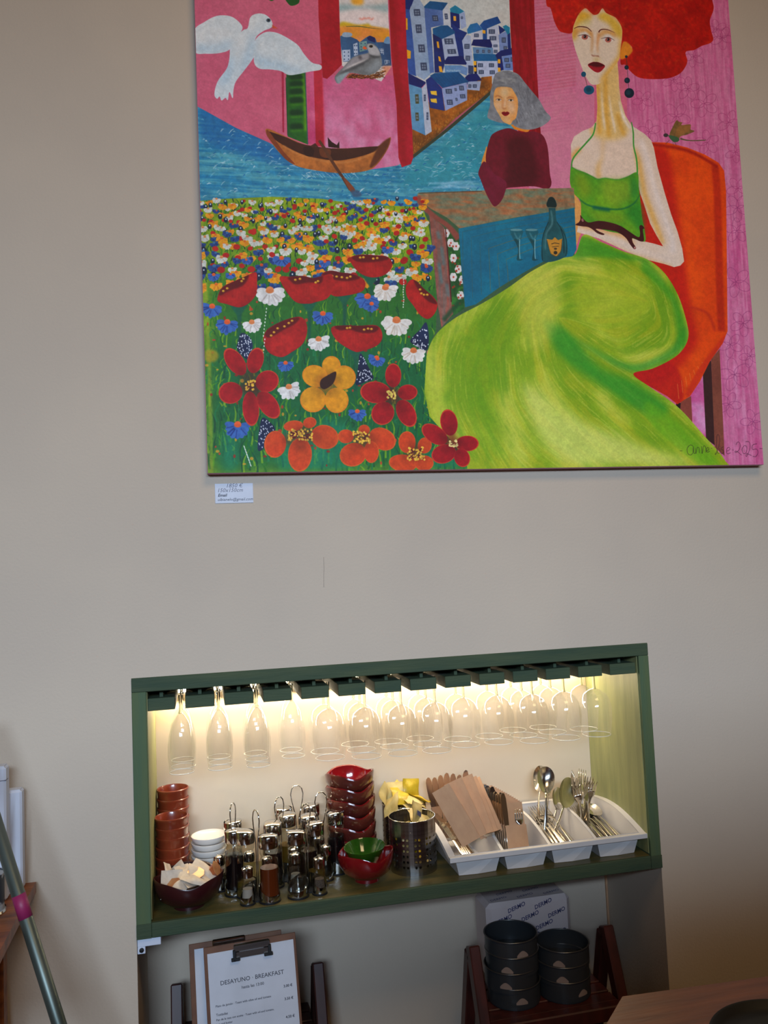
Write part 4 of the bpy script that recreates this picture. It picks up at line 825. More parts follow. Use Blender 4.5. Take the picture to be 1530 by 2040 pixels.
    K.petals(1030, 460, ((1070, 340, 72, 74, 0), (945, 420, 100, 84, .3), (1165, 430, 92, 92, 0), (930, 600, 100, 98, 0), (1110, 605, 92, 98, 0)), (226, 152, 26), (226, 130, 24), (222, 140, 20))
    for i in range(30): a = i * .21; S([(1030, 470), (1030 + 90 * math.cos(a), 470 + 80 * math.sin(a))], [14, 5], (222, 110, 24), soft=2, a=.4)
    P([(985, 500), (990, 450), (1040, 415), (1100, 385), (1105, 420), (1080, 480), (1020, 520)], (54, 26, 18))
    K.seedpod([(540, 740), (600, 770), (640, 830), (590, 900), (545, 980), (508, 980), (515, 860)], (515, 750, 630, 975), 50)
    for i in range(8): K.E(405 + 7 * i, 960 + 20 * i, 4, 12, (226, 226, 220), rot=-.4)
    org, orim = (208, 72, 26), (214, 88, 30)
    K.petals(840, 870, ((640, 940, 84, 104, .1), (780, 800, 76, 42, -.1), (905, 775, 52, 42, -.2), (1020, 885, 108, 92, .3), (830, 1020, 92, 130, .05)), org, orim, (204, 62, 22)); K.stamens(835, 868, 92, 40, 60)
    K.petals(1300, 890, ((1180, 880, 62, 54, 0), (1320, 830, 44, 40, 0), (1460, 900, 108, 82, .5), (1235, 1020, 104, 90, -.3), (1375, 1000, 58, 84, 0)), org, orim, (204, 62, 22)); K.stamens(1300, 885, 62, 44, 44)
    K.at(740, 560, 3.825)
    for x, y, r, ro in ((105, 60, 92, .1), (190, 310, 112, .2), (320, 540, 92, .1)): K.daisy(x, y, r, (228, 222, 214), (190, 170, 150), ro, .95, (226, 122, 66))
    K.daisy(45, 600, 56, blue_, bdk, 0); K.daisy(0, 180, 60, blue_, bdk, .4)
    K.poppy([(262, 40), (300, -10), (340, 0), (400, 60), (470, 120), (503, 180), (480, 250), (430, 290), (370, 260), (320, 190), (270, 120)], [(320, -10), (400, 50), (500, 170), (440, 160), (370, 90)], ((370, 65), (380, 95), (400, 105), (425, 105)))
    K.seedpod([(412, 315), (432, 370), (435, 470), (410, 530), (300, 470), (320, 420), (370, 370)], (310, 330, 435, 530), 60)
    for i in range(12): K.E(243 + 2 * math.sin(i), -10 + 19 * i, 4, 7, (226, 226, 220))
    K.petals(150, 865, ((165, 720, 92, 62, 1.57), (30, 850, 118, 84, .1), (275, 850, 76, 60, -.1), (85, 1010, 92, 86, -.9), (265, 1010, 112, 70, 1.1)), red, rr_, (150, 14, 22)); K.stamens(152, 866, 34, 34, 30, (226, 196, 90))
    K.petals(340, 1310, ((270, 1230, 66, 84, 0), (405, 1255, 54, 62, .2), (240, 1390, 110, 66, .1), (400, 1390, 74, 60, 0)), org, orim, (204, 62, 22)); K.stamens(340, 1320, 66, 50, 50)
    K.petals(620, 1230, ((590, 1080, 102, 66, 1.4), (480, 1170, 112, 66, .6), (730, 1240, 88, 60, 0), (550, 1320, 96, 72, -.3), (690, 1350, 72, 60, 1.2)), red, rr_, (150, 14, 26)); K.stamens(625, 1240, 30, 26, 24, (230, 206, 130))
    # signature
    K.at(1340, 850, 8.0526)
    ink = (40, 18, 34)
    for q in ([(120, 395), (160, 393)], [(330, 320), (290, 298), (240, 350), (245, 430), (290, 462), (330, 420), (335, 320), (345, 430), (365, 430)], [(365, 350), (378, 440), (395, 350), (425, 345), (435, 430)], [(470, 320), (478, 440), (500, 320), (530, 330), (540, 420)], [(545, 400), (585, 370), (570, 335), (548, 370), (560, 415), (600, 400)], [(618, 352), (642, 350)],
              [(690, 420), (690, 455), (720, 400), (760, 250), (750, 150), (720, 140), (708, 220), (712, 380), (730, 430), (755, 430)], [(762, 345), (764, 400), (772, 430)], [(758, 318), (764, 326)], [(820, 325), (792, 345), (792, 372), (818, 388), (822, 418), (800, 440), (778, 430)], [(870, 400), (925, 370), (905, 335), (870, 370), (880, 440), (935, 425)], [(960, 380), (985, 380)],
              [(1020, 300), (1050, 250), (1085, 280), (1075, 370), (1020, 420), (1005, 400), (1040, 405), (1110, 462)], [(1150, 310), (1118, 370), (1140, 435), (1185, 420), (1195, 330), (1155, 305)], [(1175, 245), (1235, 255), (1245, 350), (1200, 470), (1180, 480), (1190, 440), (1230, 450), (1270, 470)], [(1360, 280), (1290, 300), (1285, 370), (1350, 365), (1375, 420), (1340, 485), (1290, 480)], [(1400, 355), (1450, 358)]):
        S(q, 6.5, ink, a=.9)
    im = K.im
    im *= (1 + .035 * K.noise(3, 3, 77))[..., None]
    return np.clip(im, 0, 255)

# ---------------------------------------------------------------- the room
NL, NR, NT, NB, ND = -.1616, 1.1473, 1.3246, .7464, .312   # niche: left, right, top, underside of its shelf, depth
WX0, WX1, WZ1 = -2.6, 3.4, 4.1
b = MB()
zs = [0, NT, WZ1]; xs = [WX0, NL, NR, WX1]
for i in range(3):
    for k in range(2):
        if i == 1 and k == 0: continue
        b.box(xs[i], xs[i + 1], 0, .5, zs[k], zs[k + 1])
b.box(NL, NR, ND, .5, 0, NT)
wall = struct(b.build('wall_back', 'plaster'))
struct(MB().box(WX0, WX1, -5, .5, -.1, 0).build('floor', 'floor_tile'))
struct(MB().box(WX0, WX1, -5, .5, WZ1, WZ1 + .1).build('ceiling', 'ceiling_paint'))
struct(MB().box(WX0 - .1, WX0, -5, .5, 0, WZ1).build('wall_left', 'room_paint'))
struct(MB().box(WX1, WX1 + .1, -5, .5, 0, WZ1).build('wall_right', 'room_paint'))
b = MB(); wx0, wx1, wz0, wz1 = -2.4, .9, .8, 2.9
b.box(WX0, wx0, -5.15, -5, 0, WZ1); b.box(wx1, WX1, -5.15, -5, 0, WZ1); b.box(wx0, wx1, -5.15, -5, 0, wz0); b.box(wx0, wx1, -5.15, -5, wz1, WZ1)
struct(b.build('wall_front', 'room_paint'))
b = MB()
for x in (wx0, (wx0 + wx1) / 2 - .03, wx1 - .06): b.box(x, x + .06, -5.1, -5.04, wz0, wz1)
for z in (wz0, wz1 - .06): b.box(wx0, wx1, -5.1, -5.04, z, z + .06)
win = struct(b.build('window_1', 'ceiling_paint'))
MB().box(wx0, wx1, -5.075, -5.07, wz0, wz1).build('pane', 'clear_glass', win)
# hairline in the plaster
cr = [at_y(645, 1110 + 12 * i, -.0002) + Vector((random.uniform(-.0006, .0006), 0, 0)) for i in range(6)]
MB().tube(cr, .0003, 4).build('hairline_crack', 'crack', wall)

# green stained surround: boards lining the niche, its shelf on the bottom
BW = .0325
for n_, bb_, m_ in (('trim_2', (NL, NR, -.004, ND, NT - BW, NT), 'green_stain'), ('trim_3', (NL, NL + BW, -.004, ND, NB, NT - BW), 'green_stain_upright'), ('trim_4', (NR - .029, NR, -.004, ND, NB, NT - BW), 'green_stain_upright')):
    struct(MB().box(*bb_, .0015).build(n_, m_))
struct(MB().box(NR - .0305, NR - .029, .006, ND - .004, NB + .036, NT - BW).build('trim_5', 'green_stain_panel'))
struct(MB().box(NL + BW, NL + BW + .0015, .006, ND - .004, NB + .036, NT - BW).build('trim_6', 'green_stain_panel'))
struct(MB().box(NL + BW, NR - .031, ND - .004, ND - .001, .7794, NT - BW).build('wall_niche', 'cream_board'))
S = .7794
sur = thing('niche_shelf', 'green stained wooden shelf board along the bottom of the lit wall niche', 'shelf', (0, 0, 0))
sb_ = [(NL + .0, NR - .0, -.006, ND, NB, S - .0005)]
MB().box(NL + BW + .0002, NR - .0312, -.006, ND - .005, NB, S - .0005, .0015).build('shelf_board', 'green_stain', sur)
MB().box(NL, NL + BW, -.0062, -.0042, NB, S - .0005, .0005).build('end_grain', 'green_stain', sur); MB().box(NR - .0312, NR, -.0062, -.0042, NB, S - .0005, .0005).build('end_grain', 'green_stain', sur)
MB().box(NL + BW + .0002, NR - .0312, .001, ND - .005, S - .0005, S).build('shelf_top', 'green_stain_deck', sur)
# added shoulder-high blocker, unseen behind the camera, which keeps the window light off the foot of the right-hand wall
struct(MB().box(-.1, 3.0, -2.34, -2.28, 0, 1.73, .005).build('added_light_blocker', 'table_wood'))
# glass hanger: rails running front to back, glasses slide between them
RZ0, RZ1 = 1.2455, 1.274
CH = [-.055 + .0905 * i for i in range(13)]
rack = thing('glass_rack', 'green wooden hanging rack of rails under the top board of the niche', 'rack', (0, 0, 0))
edges = [NL + BW + .0005] + [v for c in CH for v in (c - .0115, c + .0115)] + [NR - .0312]
for i in range(0, len(edges), 2):
    x0, x1 = edges[i], edges[i + 1]
    MB().box(x0, x1, .012, .275, RZ0, RZ1, .001).build('rail', 'green_stain', rack)
    xm = (x0 + x1) / 2
    MB().box(xm - .004, xm + .004, .03, .27, RZ1, NT - BW).build('spacer', 'green_stain', rack)
led = thing('led_strip', 'warm white LED strip glowing behind the glass rack at the top of the back panel', 'light', (0, 0, 0))
MB().box(-.12, 1.10, ND - .010, ND - .0045, 1.243, 1.255).build('strip_body', 'china', led)
MB().box(-.12, 1.10, ND - .0115, ND - .010, 1.244, 1.254).build('diffuser', 'led_glow', led)

# ---------------------------------------------------------------- painting
PX0, PZ0, PW, PT = .0217, CAM_H + .2406, 1.5, .03
pc = Vector((PX0, 0, PZ0))
def img_of(p):
    q = Vector(p) - CP; return np.array([765 + FPX * q.dot(RX) / q.dot(FW), 1020 - FPX * q.dot(UX) / q.dot(FW)])
def homography():
    A, B = [], []
    # the four photographed edges of the picture, so that what is drawn lands inside the canvas
    for a in (0, 1):
        for c in (0, 1):
            u, v = img_of((PX0 + PW * a, -PT, PZ0 + PW * c)); X, Y = a * TS, (1 - c) * TS
            A.append([u, v, 1, 0, 0, 0, -X * u, -X * v]); B.append(X); A.append([0, 0, 0, u, v, 1, -Y * u, -Y * v]); B.append(Y)
    return np.append(np.linalg.solve(np.array(A), np.array(B)), 1).reshape(3, 3)
HM = homography()
def to_uv(p):
    q = np.concatenate([p, np.ones((len(p), 1))], 1) @ HM.T; return q[:, :2] / q[:, 2:]
PAINT_GAIN = 1.05
img_arr = paint_canvas(to_uv, 1.28) / 255. * PAINT_GAIN
bim = bpy.data.images.new('painted_canvas', TS, TS, alpha=False)
buf = np.ones((TS, TS, 4), np.float32); buf[..., :3] = np.clip(img_arr[::-1], 0, 1)
bim.pixels.foreach_set(buf.ravel()); bim.update(); bim.pack()
m = bpy.data.materials.new('paint'); m.use_nodes = True; nt = m.node_tree; bs = nt.nodes['Principled BSDF']
ti = nt.nodes.new('ShaderNodeTexImage'); ti.image = bim; ti.extension = 'EXTEND'; nt.links.new(ti.outputs[0], bs.inputs['Base Color']); bs.inputs['Roughness'].default_value = .6; bs.inputs['Specular IOR Level'].default_value = .25
nz = nt.nodes.new('ShaderNodeTexNoise'); nz.inputs['Scale'].default_value = 420; bp = nt.nodes.new('ShaderNodeBump'); bp.inputs['Strength'].default_value = .12; bp.inputs['Distance'].default_value = .001
tc = nt.nodes.new('ShaderNodeTexCoord'); nt.links.new(tc.outputs['Object'], nz.inputs[0]); nt.links.new(nz.outputs[0], bp.inputs['Height']); nt.links.new(bp.outputs[0], bs.inputs['Normal'])
MATS['paint'] = m
pt = thing('painting', 'large unframed canvas painting of a red-haired woman in green among flowers', 'painting', (PX0, 0, PZ0))
MB().box(0, PW, -PT + .0006, -.001, 0, PW, .001).build('stretched_canvas', 'canvas_edge', pt)
o = MB().add([(0.001, -PT, 0.001), (PW - .001, -PT, .001), (PW - .001, -PT, PW - .001), (.001, -PT, PW - .001)], [(0, 1, 2, 3)]).build('painted_face', 'paint', pt)
uv = o.data.uv_layers.new(name='uv')
for i, c in enumerate(((0, 0), (1, 0), (1, 1), (0, 1))): uv.data[i].uv = c

# price card
a0, a1, a2 = at_y(429, 1003), at_y(505, 1006), at_y(430, 964)
cw, chh = (a1 - a0).x, a2.z - a0.z
cd = thing('price_card', 'small white handwritten price card stuck below the painting', 'card', (a0.x, -.0012, a0.z))
MB().box(0, cw, -.0006, .0008, 0, chh, .0002).build('card_sheet', 'white_card', cd)
text_mesh(cd, '1850 €', .0135, 'pencil', 'handwriting', (cw * .28, -.0008, chh * .80), .25, rotz=0)
text_mesh(cd, '150x150cm', .013, 'pencil', 'handwriting', (cw * .05, -.0008, chh * .57), .25)
text_mesh(cd, 'Email', .0098, 'ink', 'handwriting', (cw * .07, -.0008, chh * .34), .25, bold=.0002)
text_mesh(cd, 'ulbianelo@gmail.com', .0096, 'ink', 'handwriting', (cw * .06, -.0008, chh * .12), .25)

# ---------------------------------------------------------------- hanging glasses
def glass_proto(kind):
    t = thing('champagne_flute' if kind == 'flute' else 'wine_glass', 'x', 'glass')
    # built hanging: foot at z = 0, bowl opening downwards
    if kind == 'flute':
        foot_r, L = .030, .188; bowl = [(.0045, -.050), (.011, -.058), (.021, -.074), (.0285, -.100), (.0318, -.126), (.0318, -.150), (.0302, -.172), (.0288, -L)]
        stem_z = -.050
    else:
        foot_r, L = .034, .196; bowl = [(.0045, -.074), (.016, -.078), (.030, -.088), (.039, -.104), (.0435, -.124), (.0437, -.142), (.0415, -.166), (.0372, -L)]
        stem_z = -.074
    MB().lathe([(0, .0008), (foot_r, .0), (foot_r, -.0012), (.012, -.0035), (.0045, -.008), (0, -.008)], 28).build('foot', 'clear_glass', t)
    MB().lathe([(.0046, -.0075), (.0036, -.016), (.0032, -.03), (.0034, stem_z + .008), (.0048, stem_z - .001), (0.0, stem_z - .002)], 10).build('stem', 'stem_glass', t)
    MB().lathe(bowl, 36).build('bowl', 'clear_glass', t)
    rr, rz = bowl[-1]
    MB().tube([(rr * math.cos(a), rr * math.sin(a), rz) for a in [2 * math.pi * i / 36 for i in range(36)]], .0009, 5, True).build('rim', 'rim_glass', t)
    return t
mat('stem_glass', (240, 240, 236), .02, trans=1, ior=1.45)
mat('rim_glass', (255, 252, 244), .2, trans=.25, ior=1.45, coat=.5)
GZ = RZ1 + .0016
pf, pw = glass_proto('flute'), glass_proto('wine')
rown = ['front row', 'middle row', 'back row', 'rearmost row']
first = {'flute': True, 'wine': True}
for i, cx in enumerate(CH):
    kind = 'flute' if i < 4 else 'wine'
    rows = [.075, .14, .205] if kind == 'flute' else [.085, .165, .238]
    if i == 3: rows = [.135, .2]
    if i == 4: rows = [.115, .195]
    if i in (8, 9): rows = [.11, .19]
    if i == 12: rows = [.09, .17]
    for k, yy in enumerate(rows):
        n = ORD[i] if kind == 'flute' else ORD[i - 4]
        lab = ('champagne flute hanging upside down, %s from left, %s of rack' if kind == 'flute' else 'wine glass hanging upside down, %s wine glass from left, %s of rack') % (n, rown[k])
        src = pf if kind == 'flute' else pw; grp = 'champagne flutes hanging in the rack' if kind == 'flute' else 'wine glasses hanging in the rack'
        if first[kind]: o = src; o['label'] = lab; o['group'] = grp; first[kind] = False
        else: o = copy_tree(src, lab, grp)
        o.location = (cx + random.uniform(-.002, .002), yy + random.uniform(-.006, .006), GZ); o.rotation_euler = (0, 0, random.uniform(0, 6))

# ---------------------------------------------------------------- stacked cups and dishes
def stack(proto, x, y, z0, pitch, n, label, group, tilt=0):
    for k in range(n):
        lab = label % (ORD[n - 1 - k] + ' from top' if 0 < k < n - 1 else ('topmost' if k else 'lowest'))
        if not proto.get('used'): o = proto; o['used'] = 1; o['label'] = lab; o['group'] = group
        else: o = copy_tree(proto, lab, group) if proto.type == 'EMPTY' else None
        if o is None: o = proto.copy(); C.objects.link(o); o['label'] = lab; o['group'] = group
        o.location = (x + random.uniform(-.0008, .0008), y + random.uniform(-.0008, .0008), z0 + pitch * k); o.rotation_euler = (0, 0, random.uniform(0, 6.28) if not tilt else tilt + random.uniform(-.12, .12))
cup = MB().lathe([(0, 0), (.034, 0), (.0368, .004), (.0382, .018), (.0388, .030), (.0405, .0335), (.0405, .0375), (.0385, .0392), (.0372, .037), (.0362, .024), (.033, .0062), (0, .0045)], 36).build('terracotta_cup', 'terracotta')
tag(cup, 'x', 'cup'); CPI = .0236
stack(cup, -.086, .262, S, CPI, 9, 'glazed terracotta cup, %s of the taller stack in the far left corner', 'terracotta cups stacked at the left')
stack(cup, -.087, .178, S, CPI, 7, 'glazed terracotta cup, %s of the shorter stack in front of another', 'terracotta cups stacked at the left')
dish = MB().lathe([(0, 0), (.030, 0), (.033, .002), (.040, .006), (.0425, .012), (.0445, .0165), (.0445, .0195), (.042, .0200), (.038, .0150), (.029, .0120), (.0265, .0105), (0, .0105)], 40).build('white_dish', 'china')
tag(dish, 'x', 'dish')
stack(dish, .0015, .212, S, .0158, 7, 'small white china dish, %s of the white stack', 'white dishes stacked beside the cups')

# ---------------------------------------------------------------- wavy bowls
def wavy(R, h, foot, wave, th0, lobes=3, out=.05):
    prof = [(0, .004), (foot * .7, .004), (foot * .8, 0), (foot, 0), (foot, .007), (foot * 1.4, .013), (R * .84, h * .38), (R * .96, h * .68), (R, h), (R - .001, h + .0025), (R - .004, h + .001), (R * .91, h * .68), (R * .78, h * .40), (foot * 1.1, .020), (0, .014)]
    def rf(t, r, z):
        w_ = max(0, r / R - .6) / .4 * max(0, min(1, (z - h * .3) / (h * .5)))
        c = math.cos(lobes * (t - th0)); sp = ((1 + c) / 2) ** 2.2
        return r * (1 + out * w_ * (sp - .4)), z - wave * w_ * (sp - .4)
    return MB().lathe(prof, 72, rf=rf)
# dark bowl of sugar sachets at the left
bl = wavy(.082, .068, .036, .012, math.radians(-88), out=.03).build('serving_bowl', 'oxblood_dark')
tag(bl, 'dark oxblood wavy-rimmed bowl heaped with sugar sachets at the left end', 'bowl'); bl.location = (-.047, .070, S)
def sachet(w_, h_, puff, seed, crimp=.14):
    r = random.Random(seed); ph = [r.uniform(0, 6) for _ in range(4)]
    def surf(sg):
        def fn(u, v):
            x = (u - .5) * w_; y = (v - .5) * h_
            e = max(0, min(1, (min(v, 1 - v) - crimp * .5) / .3)) ** .6 * max(0, min(1, min(u, 1 - u) / .3)) ** .6
            wob = .0018 * math.sin(ph[0] + 5 * u + 3 * v) + .0014 * math.sin(ph[1] + 9 * v - 4 * u) + .003 * math.sin(ph[2] + 2.6 * u)
            return (x, y, sg * (puff * e + .0003) + wob)
        return fn
    b = MB(); b.sheet(8, 10, surf(1)); b.sheet(8, 10, surf(-1)); return b
sm = sachet(.05, .062, .003, 1).mesh('sugar_sachet', 'sugar_paper'); sm2 = sachet(.034, .07, .004, 2).mesh('sugar_sachet', 'sugar_paper')
bx, by, bz = -.047, .070, S
spots = [(-.045, -.02, .046, 70, 10, 20), (-.052, .012, .052, 60, 25, 60), (-.03, .03, .05, 30, -30, 10), (-.018, -.038, .05, 20, 15, -20), (.0, -.018, .052, 12, 8, 40), (.02, -.035, .052, 18, -12, 75), (.035, -.01, .054, 25, -20, 100), (.045, .02, .056, 35, -25, 60), (.012, .03, .05, 15, 20, 130), (-.01, .008, .058, 14, -8, 15), (.03, .04, .05, 30, 10, 90)]
for i, (dx, dy, dz, rx, ry, rz) in enumerate(spots):
    dx *= .85; dy *= .85; dz += .012
    o = bpy.data.objects.new('sugar_sachet', (sm, sm2)[i % 2]); C.objects.link(o); o.location = (bx + dx, by + dy, bz + dz); o.rotation_euler = [math.radians(a) for a in (rx, ry, rz)]
    tag(o, 'white paper sugar sachet among those heaped in the dark bowl' if i else 'white paper sugar sachet standing upright at the left of the dark bowl', 'sachet', 'sugar sachets in the dark bowl' if i else None)
def tub(x, y, z, rot, label):
    t = thing('jam_tub', label, 'tub', (x, y, z), rot)
    MB().lathe([(0, 0), (.0135, 0), (.0185, .017), (.0, .017)], 6, False).build('tub_body', 'jam_tub', t)
    MB().lathe([(0, .0172), (.021, .0172), (.021, .0182), (0, .0185)], 8, False).build('foil_lid', 'jam_lid', t)
tub(bx + .016, by - .004, bz + .058, (.35, -.1, .3), 'brown single-portion jam tub resting in the middle of the dark bowl')
tub(bx - .036, by - .03, bz + .052, (1.0, .5, .2), 'brown single-portion jam tub tipped over at the front left of the dark bowl')
tub(bx + .052, by + .022, bz + .060, (.9, .7, .8), 'brown single-portion jam tub leaning on the right rim of the dark bowl')

# stack of red and brown bowls, and the pair in front
pr = thing('stacked_bowl', 'x', 'bowl'); wavy(.067, .058, .030, .012, 0).build('bowl_body', 'brown_glaze', pr)
wavy(.0635, .0565, .020, .0115, 0).build('inner_glaze', 'red_glaze', pr, loc=(0, 0, .0028))
stack(pr, at_y(699, 1600, .232).x, .232, S + .002, .0335, 6, 'brown and red glazed wavy-rimmed bowl, %s of the tall bowl stack', 'wavy bowls in the tall stack', tilt=math.radians(-80))
rb = wavy(.070, .066, .031, .013, math.radians(-76)).build('red_bowl', 'red_glaze'); tag(rb, 'shiny red wavy-rimmed bowl holding a small green bowl', 'bowl'); rb.location = (at_y(731, 1740, .085).x, .085, S)
gb = MB().lathe([(0, .002), (.018, 0), (.022, .004), (.040, .028), (.050, .046), (.052, .052), (.0505, .0535), (.048, .050), (.037, .030), (.020, .012), (0, .008)], 48).build('green_bowl', 'green_glaze')
tag(gb, 'small green glazed bowl nested inside the shiny red bowl', 'bowl'); gb.location = (at_y(731, 1740, .085).x - .002, .087, S + .030); gb.rotation_euler = (.05, -.04, 0)

# ---------------------------------------------------------------- cruet sets
def bottle_proto(big):
    t = thing('cruet_bottle' if big else 'salt_shaker', 'x', 'bottle' if big else 'shaker')
    if big:
        out = [(.0, .0), (.021, .0), (.0235, .003), (.0235, .012), (.0215, .030), (.0212, .070), (.0205, .086), (.0165, .093), (.0170, .097), (.0198, .102), (.0200, .110), (.0180, .116)]
        MB().lathe(out, 28).build('glass_body', 'bottle_glass', t)
        cap = MB().lathe([(.0205, .114), (.0212, .116), (.0212, .138), (.0205, .1395)], 28)
        # domed lid with a small pouring lip
        cap.lathe([(.0212, .1385), (.020, .1400), (.012, .1425), (0, .1432)], 28, rf=lambda a, r, z: (r, z + .0035 * (r / .0212) ** 2 * math.sin(a)))
        cap.build('cap', 'chrome', t)
    else:
        MB().lathe([(0, 0), (.0135, 0), (.0155, .003), (.0145, .016), (.0128, .034), (.0118, .042), (.0122, .052), (.0108, .058)], 24).build('glass_body', 'bottle_glass', t)
        cap = MB().lathe([(.0128, .056), (.0132, .058), (.0132, .072), (.012, .0765), (.006, .0795), (0, .080)], 24)
        for i in range(5): cap.lathe([(0, .0004), (.0008, 0)], 6, M=Matrix.Translation((.005 * math.cos(i * 1.257), .005 * math.sin(i * 1.257), .0798)))
        cap.build('cap', 'chrome', t)
    return t
def liquid(t, m, h, big=True):
    r = .0198 if big else .0118
    b = MB()
    if big: b.lathe([(0, .0025), (r + .0012, .003), (r + .0012, .012), (r, .03), (r - .0004, min(h, .07)), (r - .0008, h), (0, h)], 24)
    else: b.lathe([(0, .002), (r + .001, .003), (r, .016), (r - .0012, h), (0, h)], 18)
    b.build('contents', m, t)
bb, sb = bottle_proto(True), bottle_proto(False); USED = {}
def put_bottle(proto, x, y, lab, cont, h, rot=0):
    key = proto.name
    if key not in USED: USED[key] = 1; o = bpy.data.objects.new(proto.name.split('.')[0], None)
    else: o = bpy.data.objects.new(proto.name.split('.')[0], None)
    C.objects.link(o); o['label'] = lab; o['category'] = proto['category']; o['group'] = 'cruet bottles' if proto is bb else 'salt and pepper shakers'
    for ch in proto.children: c = ch.copy(); C.objects.link(c); c.parent = o
    if cont: liquid(o, cont, h, proto is bb)
    o.location = (x, y, S + .0045); o.rotation_euler = (0, 0, rot); o.scale = (1.08, 1.08, 1.05) if proto is bb else (1.05, 1.05, 1.02)
def stand_mesh(th):
    """base tray, four cut cups and a wire loop handle"""
    st = thing('cruet_stand', 'x', 'cruet stand')
    q = .0258
    b = MB()
    pts = [(q, q), (-q, q), (-q, -q), (q, -q)]
    for (x, y), r in zip(pts, (.0262, .0185, .0262, .0185)): b.lathe([(0, 0), (r, 0), (r, .004), (0, .004)], 24, False, M=Matrix.Translation((x, y, 0)))
    b.box(-q, q, -q * .7, q * .7, 0, .0038); b.build('base', 'black_plastic', st)
    for (x, y), r in zip(pts, (.0247, .0168, .0247, .0168)):
        a0 = math.atan2(y, x)
        c = MB(); c.lathe([(r, .0042), (r, .018), (r, .03), (r - .0004, .03), (r - .0004, .0042)], 28, M=Matrix.Translation((x, y, 0)), rf=lambda t, rr, z: (rr, z if z < .02 else .026 - .014 * math.cos(t - a0)))
        c.build('steel_cup', 'chrome', st)
    w_ = .0165
    lp = [(-.004, 0, .004), (-.004, 0, .09), (-.005, 0, .128), (-.0085, 0, .142), (-w_ * .85, 0, .165), (-w_, 0, .183), (-w_ * .8, 0, .197), (-w_ * .35, 0, .205), (w_ * .35, 0, .205), (w_ * .8, 0, .197), (w_, 0, .183), (w_ * .85, 0, .165), (.0085, 0, .142), (.005, 0, .128), (.004, 0, .09), (.004, 0, .004)]
    MB().tube(lp, .0015, 8, M=Matrix.Rotation(th, 4, 'Z')).build('handle', 'chrome', st)
    return st
sets = [  # handle pixel, y of the post, rotation, handle turn, name
    (463, 1595, .138, 45, 1.1, 'leftmost cruet set', [('olive_oil', .07), None, ('vinegar', .084), None]),
    (509, 1611, .057, 90, 2.0, 'front cruet set with amber oil', [('olive_oil', .03), ('salt', .03), ('amber_oil', .070), ('pepper', .03)]),
    (555, 1573, .150, 10, .7, 'cruet set behind the amber oil', [('olive_oil', .07), ('salt', .03), ('vinegar', .075), ('pepper', .03)]),
    (590, 1549, .245, -45, .0, 'rearmost cruet set by the back panel', [('vinegar', .07), ('salt', .03), ('olive_oil', .05), None]),
    (638, 1567, .154, -40, .2, 'cruet set beside the tall bowl stack', [('vinegar', .086), ('salt', .03), ('vinegar', .06), None]),
    (607, 1601, .062, 0, .6, 'front cruet set with two clear bottles', [('olive_oil', .02), ('salt', .03), (None, 0), ('pepper', .03)]),
]
bw = [['far right', 'far left', 'near left', 'near right']]
for i, (px, py, Y, rot, turn, nm, cont) in enumerate(sets):
    p = at_y(px, py, Y); rr = math.radians(rot)
    st = stand_mesh(turn - rr); st.location = (p.x, Y, S); st.rotation_euler = (0, 0, rr); st['label'] = 'chrome loop-handled holder of the ' + nm; st['group'] = 'chrome cruet stands'
    q = .0258
    for k, (dx, dy) in enumerate(((q, q), (-q, q), (-q, -q), (q, -q))):
        x = p.x + dx * math.cos(rr) - dy * math.sin(rr); y = Y + dx * math.sin(rr) + dy * math.cos(rr)
        big = k in (0, 2)
        side = ('left' if x < p.x - .006 else 'right' if x > p.x + .006 else 'middle') + ' ' + ('back' if y > Y else 'front')
        ct = cont[k] or (None, 0)
        what = {'vinegar': 'dark vinegar', 'amber_oil': 'amber oil', 'olive_oil': 'oil', None: 'little left in it', 'salt': 'salt', 'pepper': 'pepper'}[ct[0]]
        lab = ('glass bottle of %s, %s of the %s' if big else 'small glass shaker of %s, %s of the %s') % (what, side, nm)
        if ct[0] is None: lab = lab.replace(' of little left in it', ', nearly empty')
        put_bottle(bb if big else sb, x, y, lab, ct[0], ct[1], random.uniform(0, 6))
for o in (bb, sb):
    for c in list(o.children): bpy.data.objects.remove(c)
    bpy.data.objects.remove(o)

# ---------------------------------------------------------------- perforated steel holders with sachets
def perforated(R, h):
    b = MB(); n = 36
    zrow = [0, .014] + [.014 + .0135 * (i + 1) for i in range(6)] + [h - .012, h - .002, h]
    def P(a, z, r=R): return (r * math.cos(a), r * math.sin(a), z)
    for i in range(n):
        a0, a1 = 2 * math.pi * i / n, 2 * math.pi * (i + 1) / n
        for k in range(len(zrow) - 1):
            z0, z1 = zrow[k], zrow[k + 1]
            if 1 <= k <= 6 and i % 3 != 2:
                cs = [P(a0, z0), P(a1, z0), P(a1, z1), P(a0, z1)]; am, zm = (a0 + a1) / 2, (z0 + z1) / 2; hr = .0034
                oc = [P(am + hr / R * math.cos(math.radians(225 - 22.5 + 45 * j)), zm + hr * math.sin(math.radians(225 - 22.5 + 45 * j))) for j in range(8)]
                fs = []
                for q in range(4):
                    fs.append((q, 4 + (2 * q) % 8, 4 + (2 * q + 1) % 8)); fs.append((q, 4 + (2 * q + 1) % 8, 4 + (2 * q + 2) % 8, (q + 1) % 4))
                b.add(cs + oc, [f[::-1] for f in fs] if 0 else fs, True)
            else: b.add([P(a0, z0), P(a1, z0), P(a1, z1), P(a0, z1)], [(0, 1, 2, 3)], True)
    return b
HF, HR = at_y(823, 1690, .120).x, at_y(806, 1650, .250).x
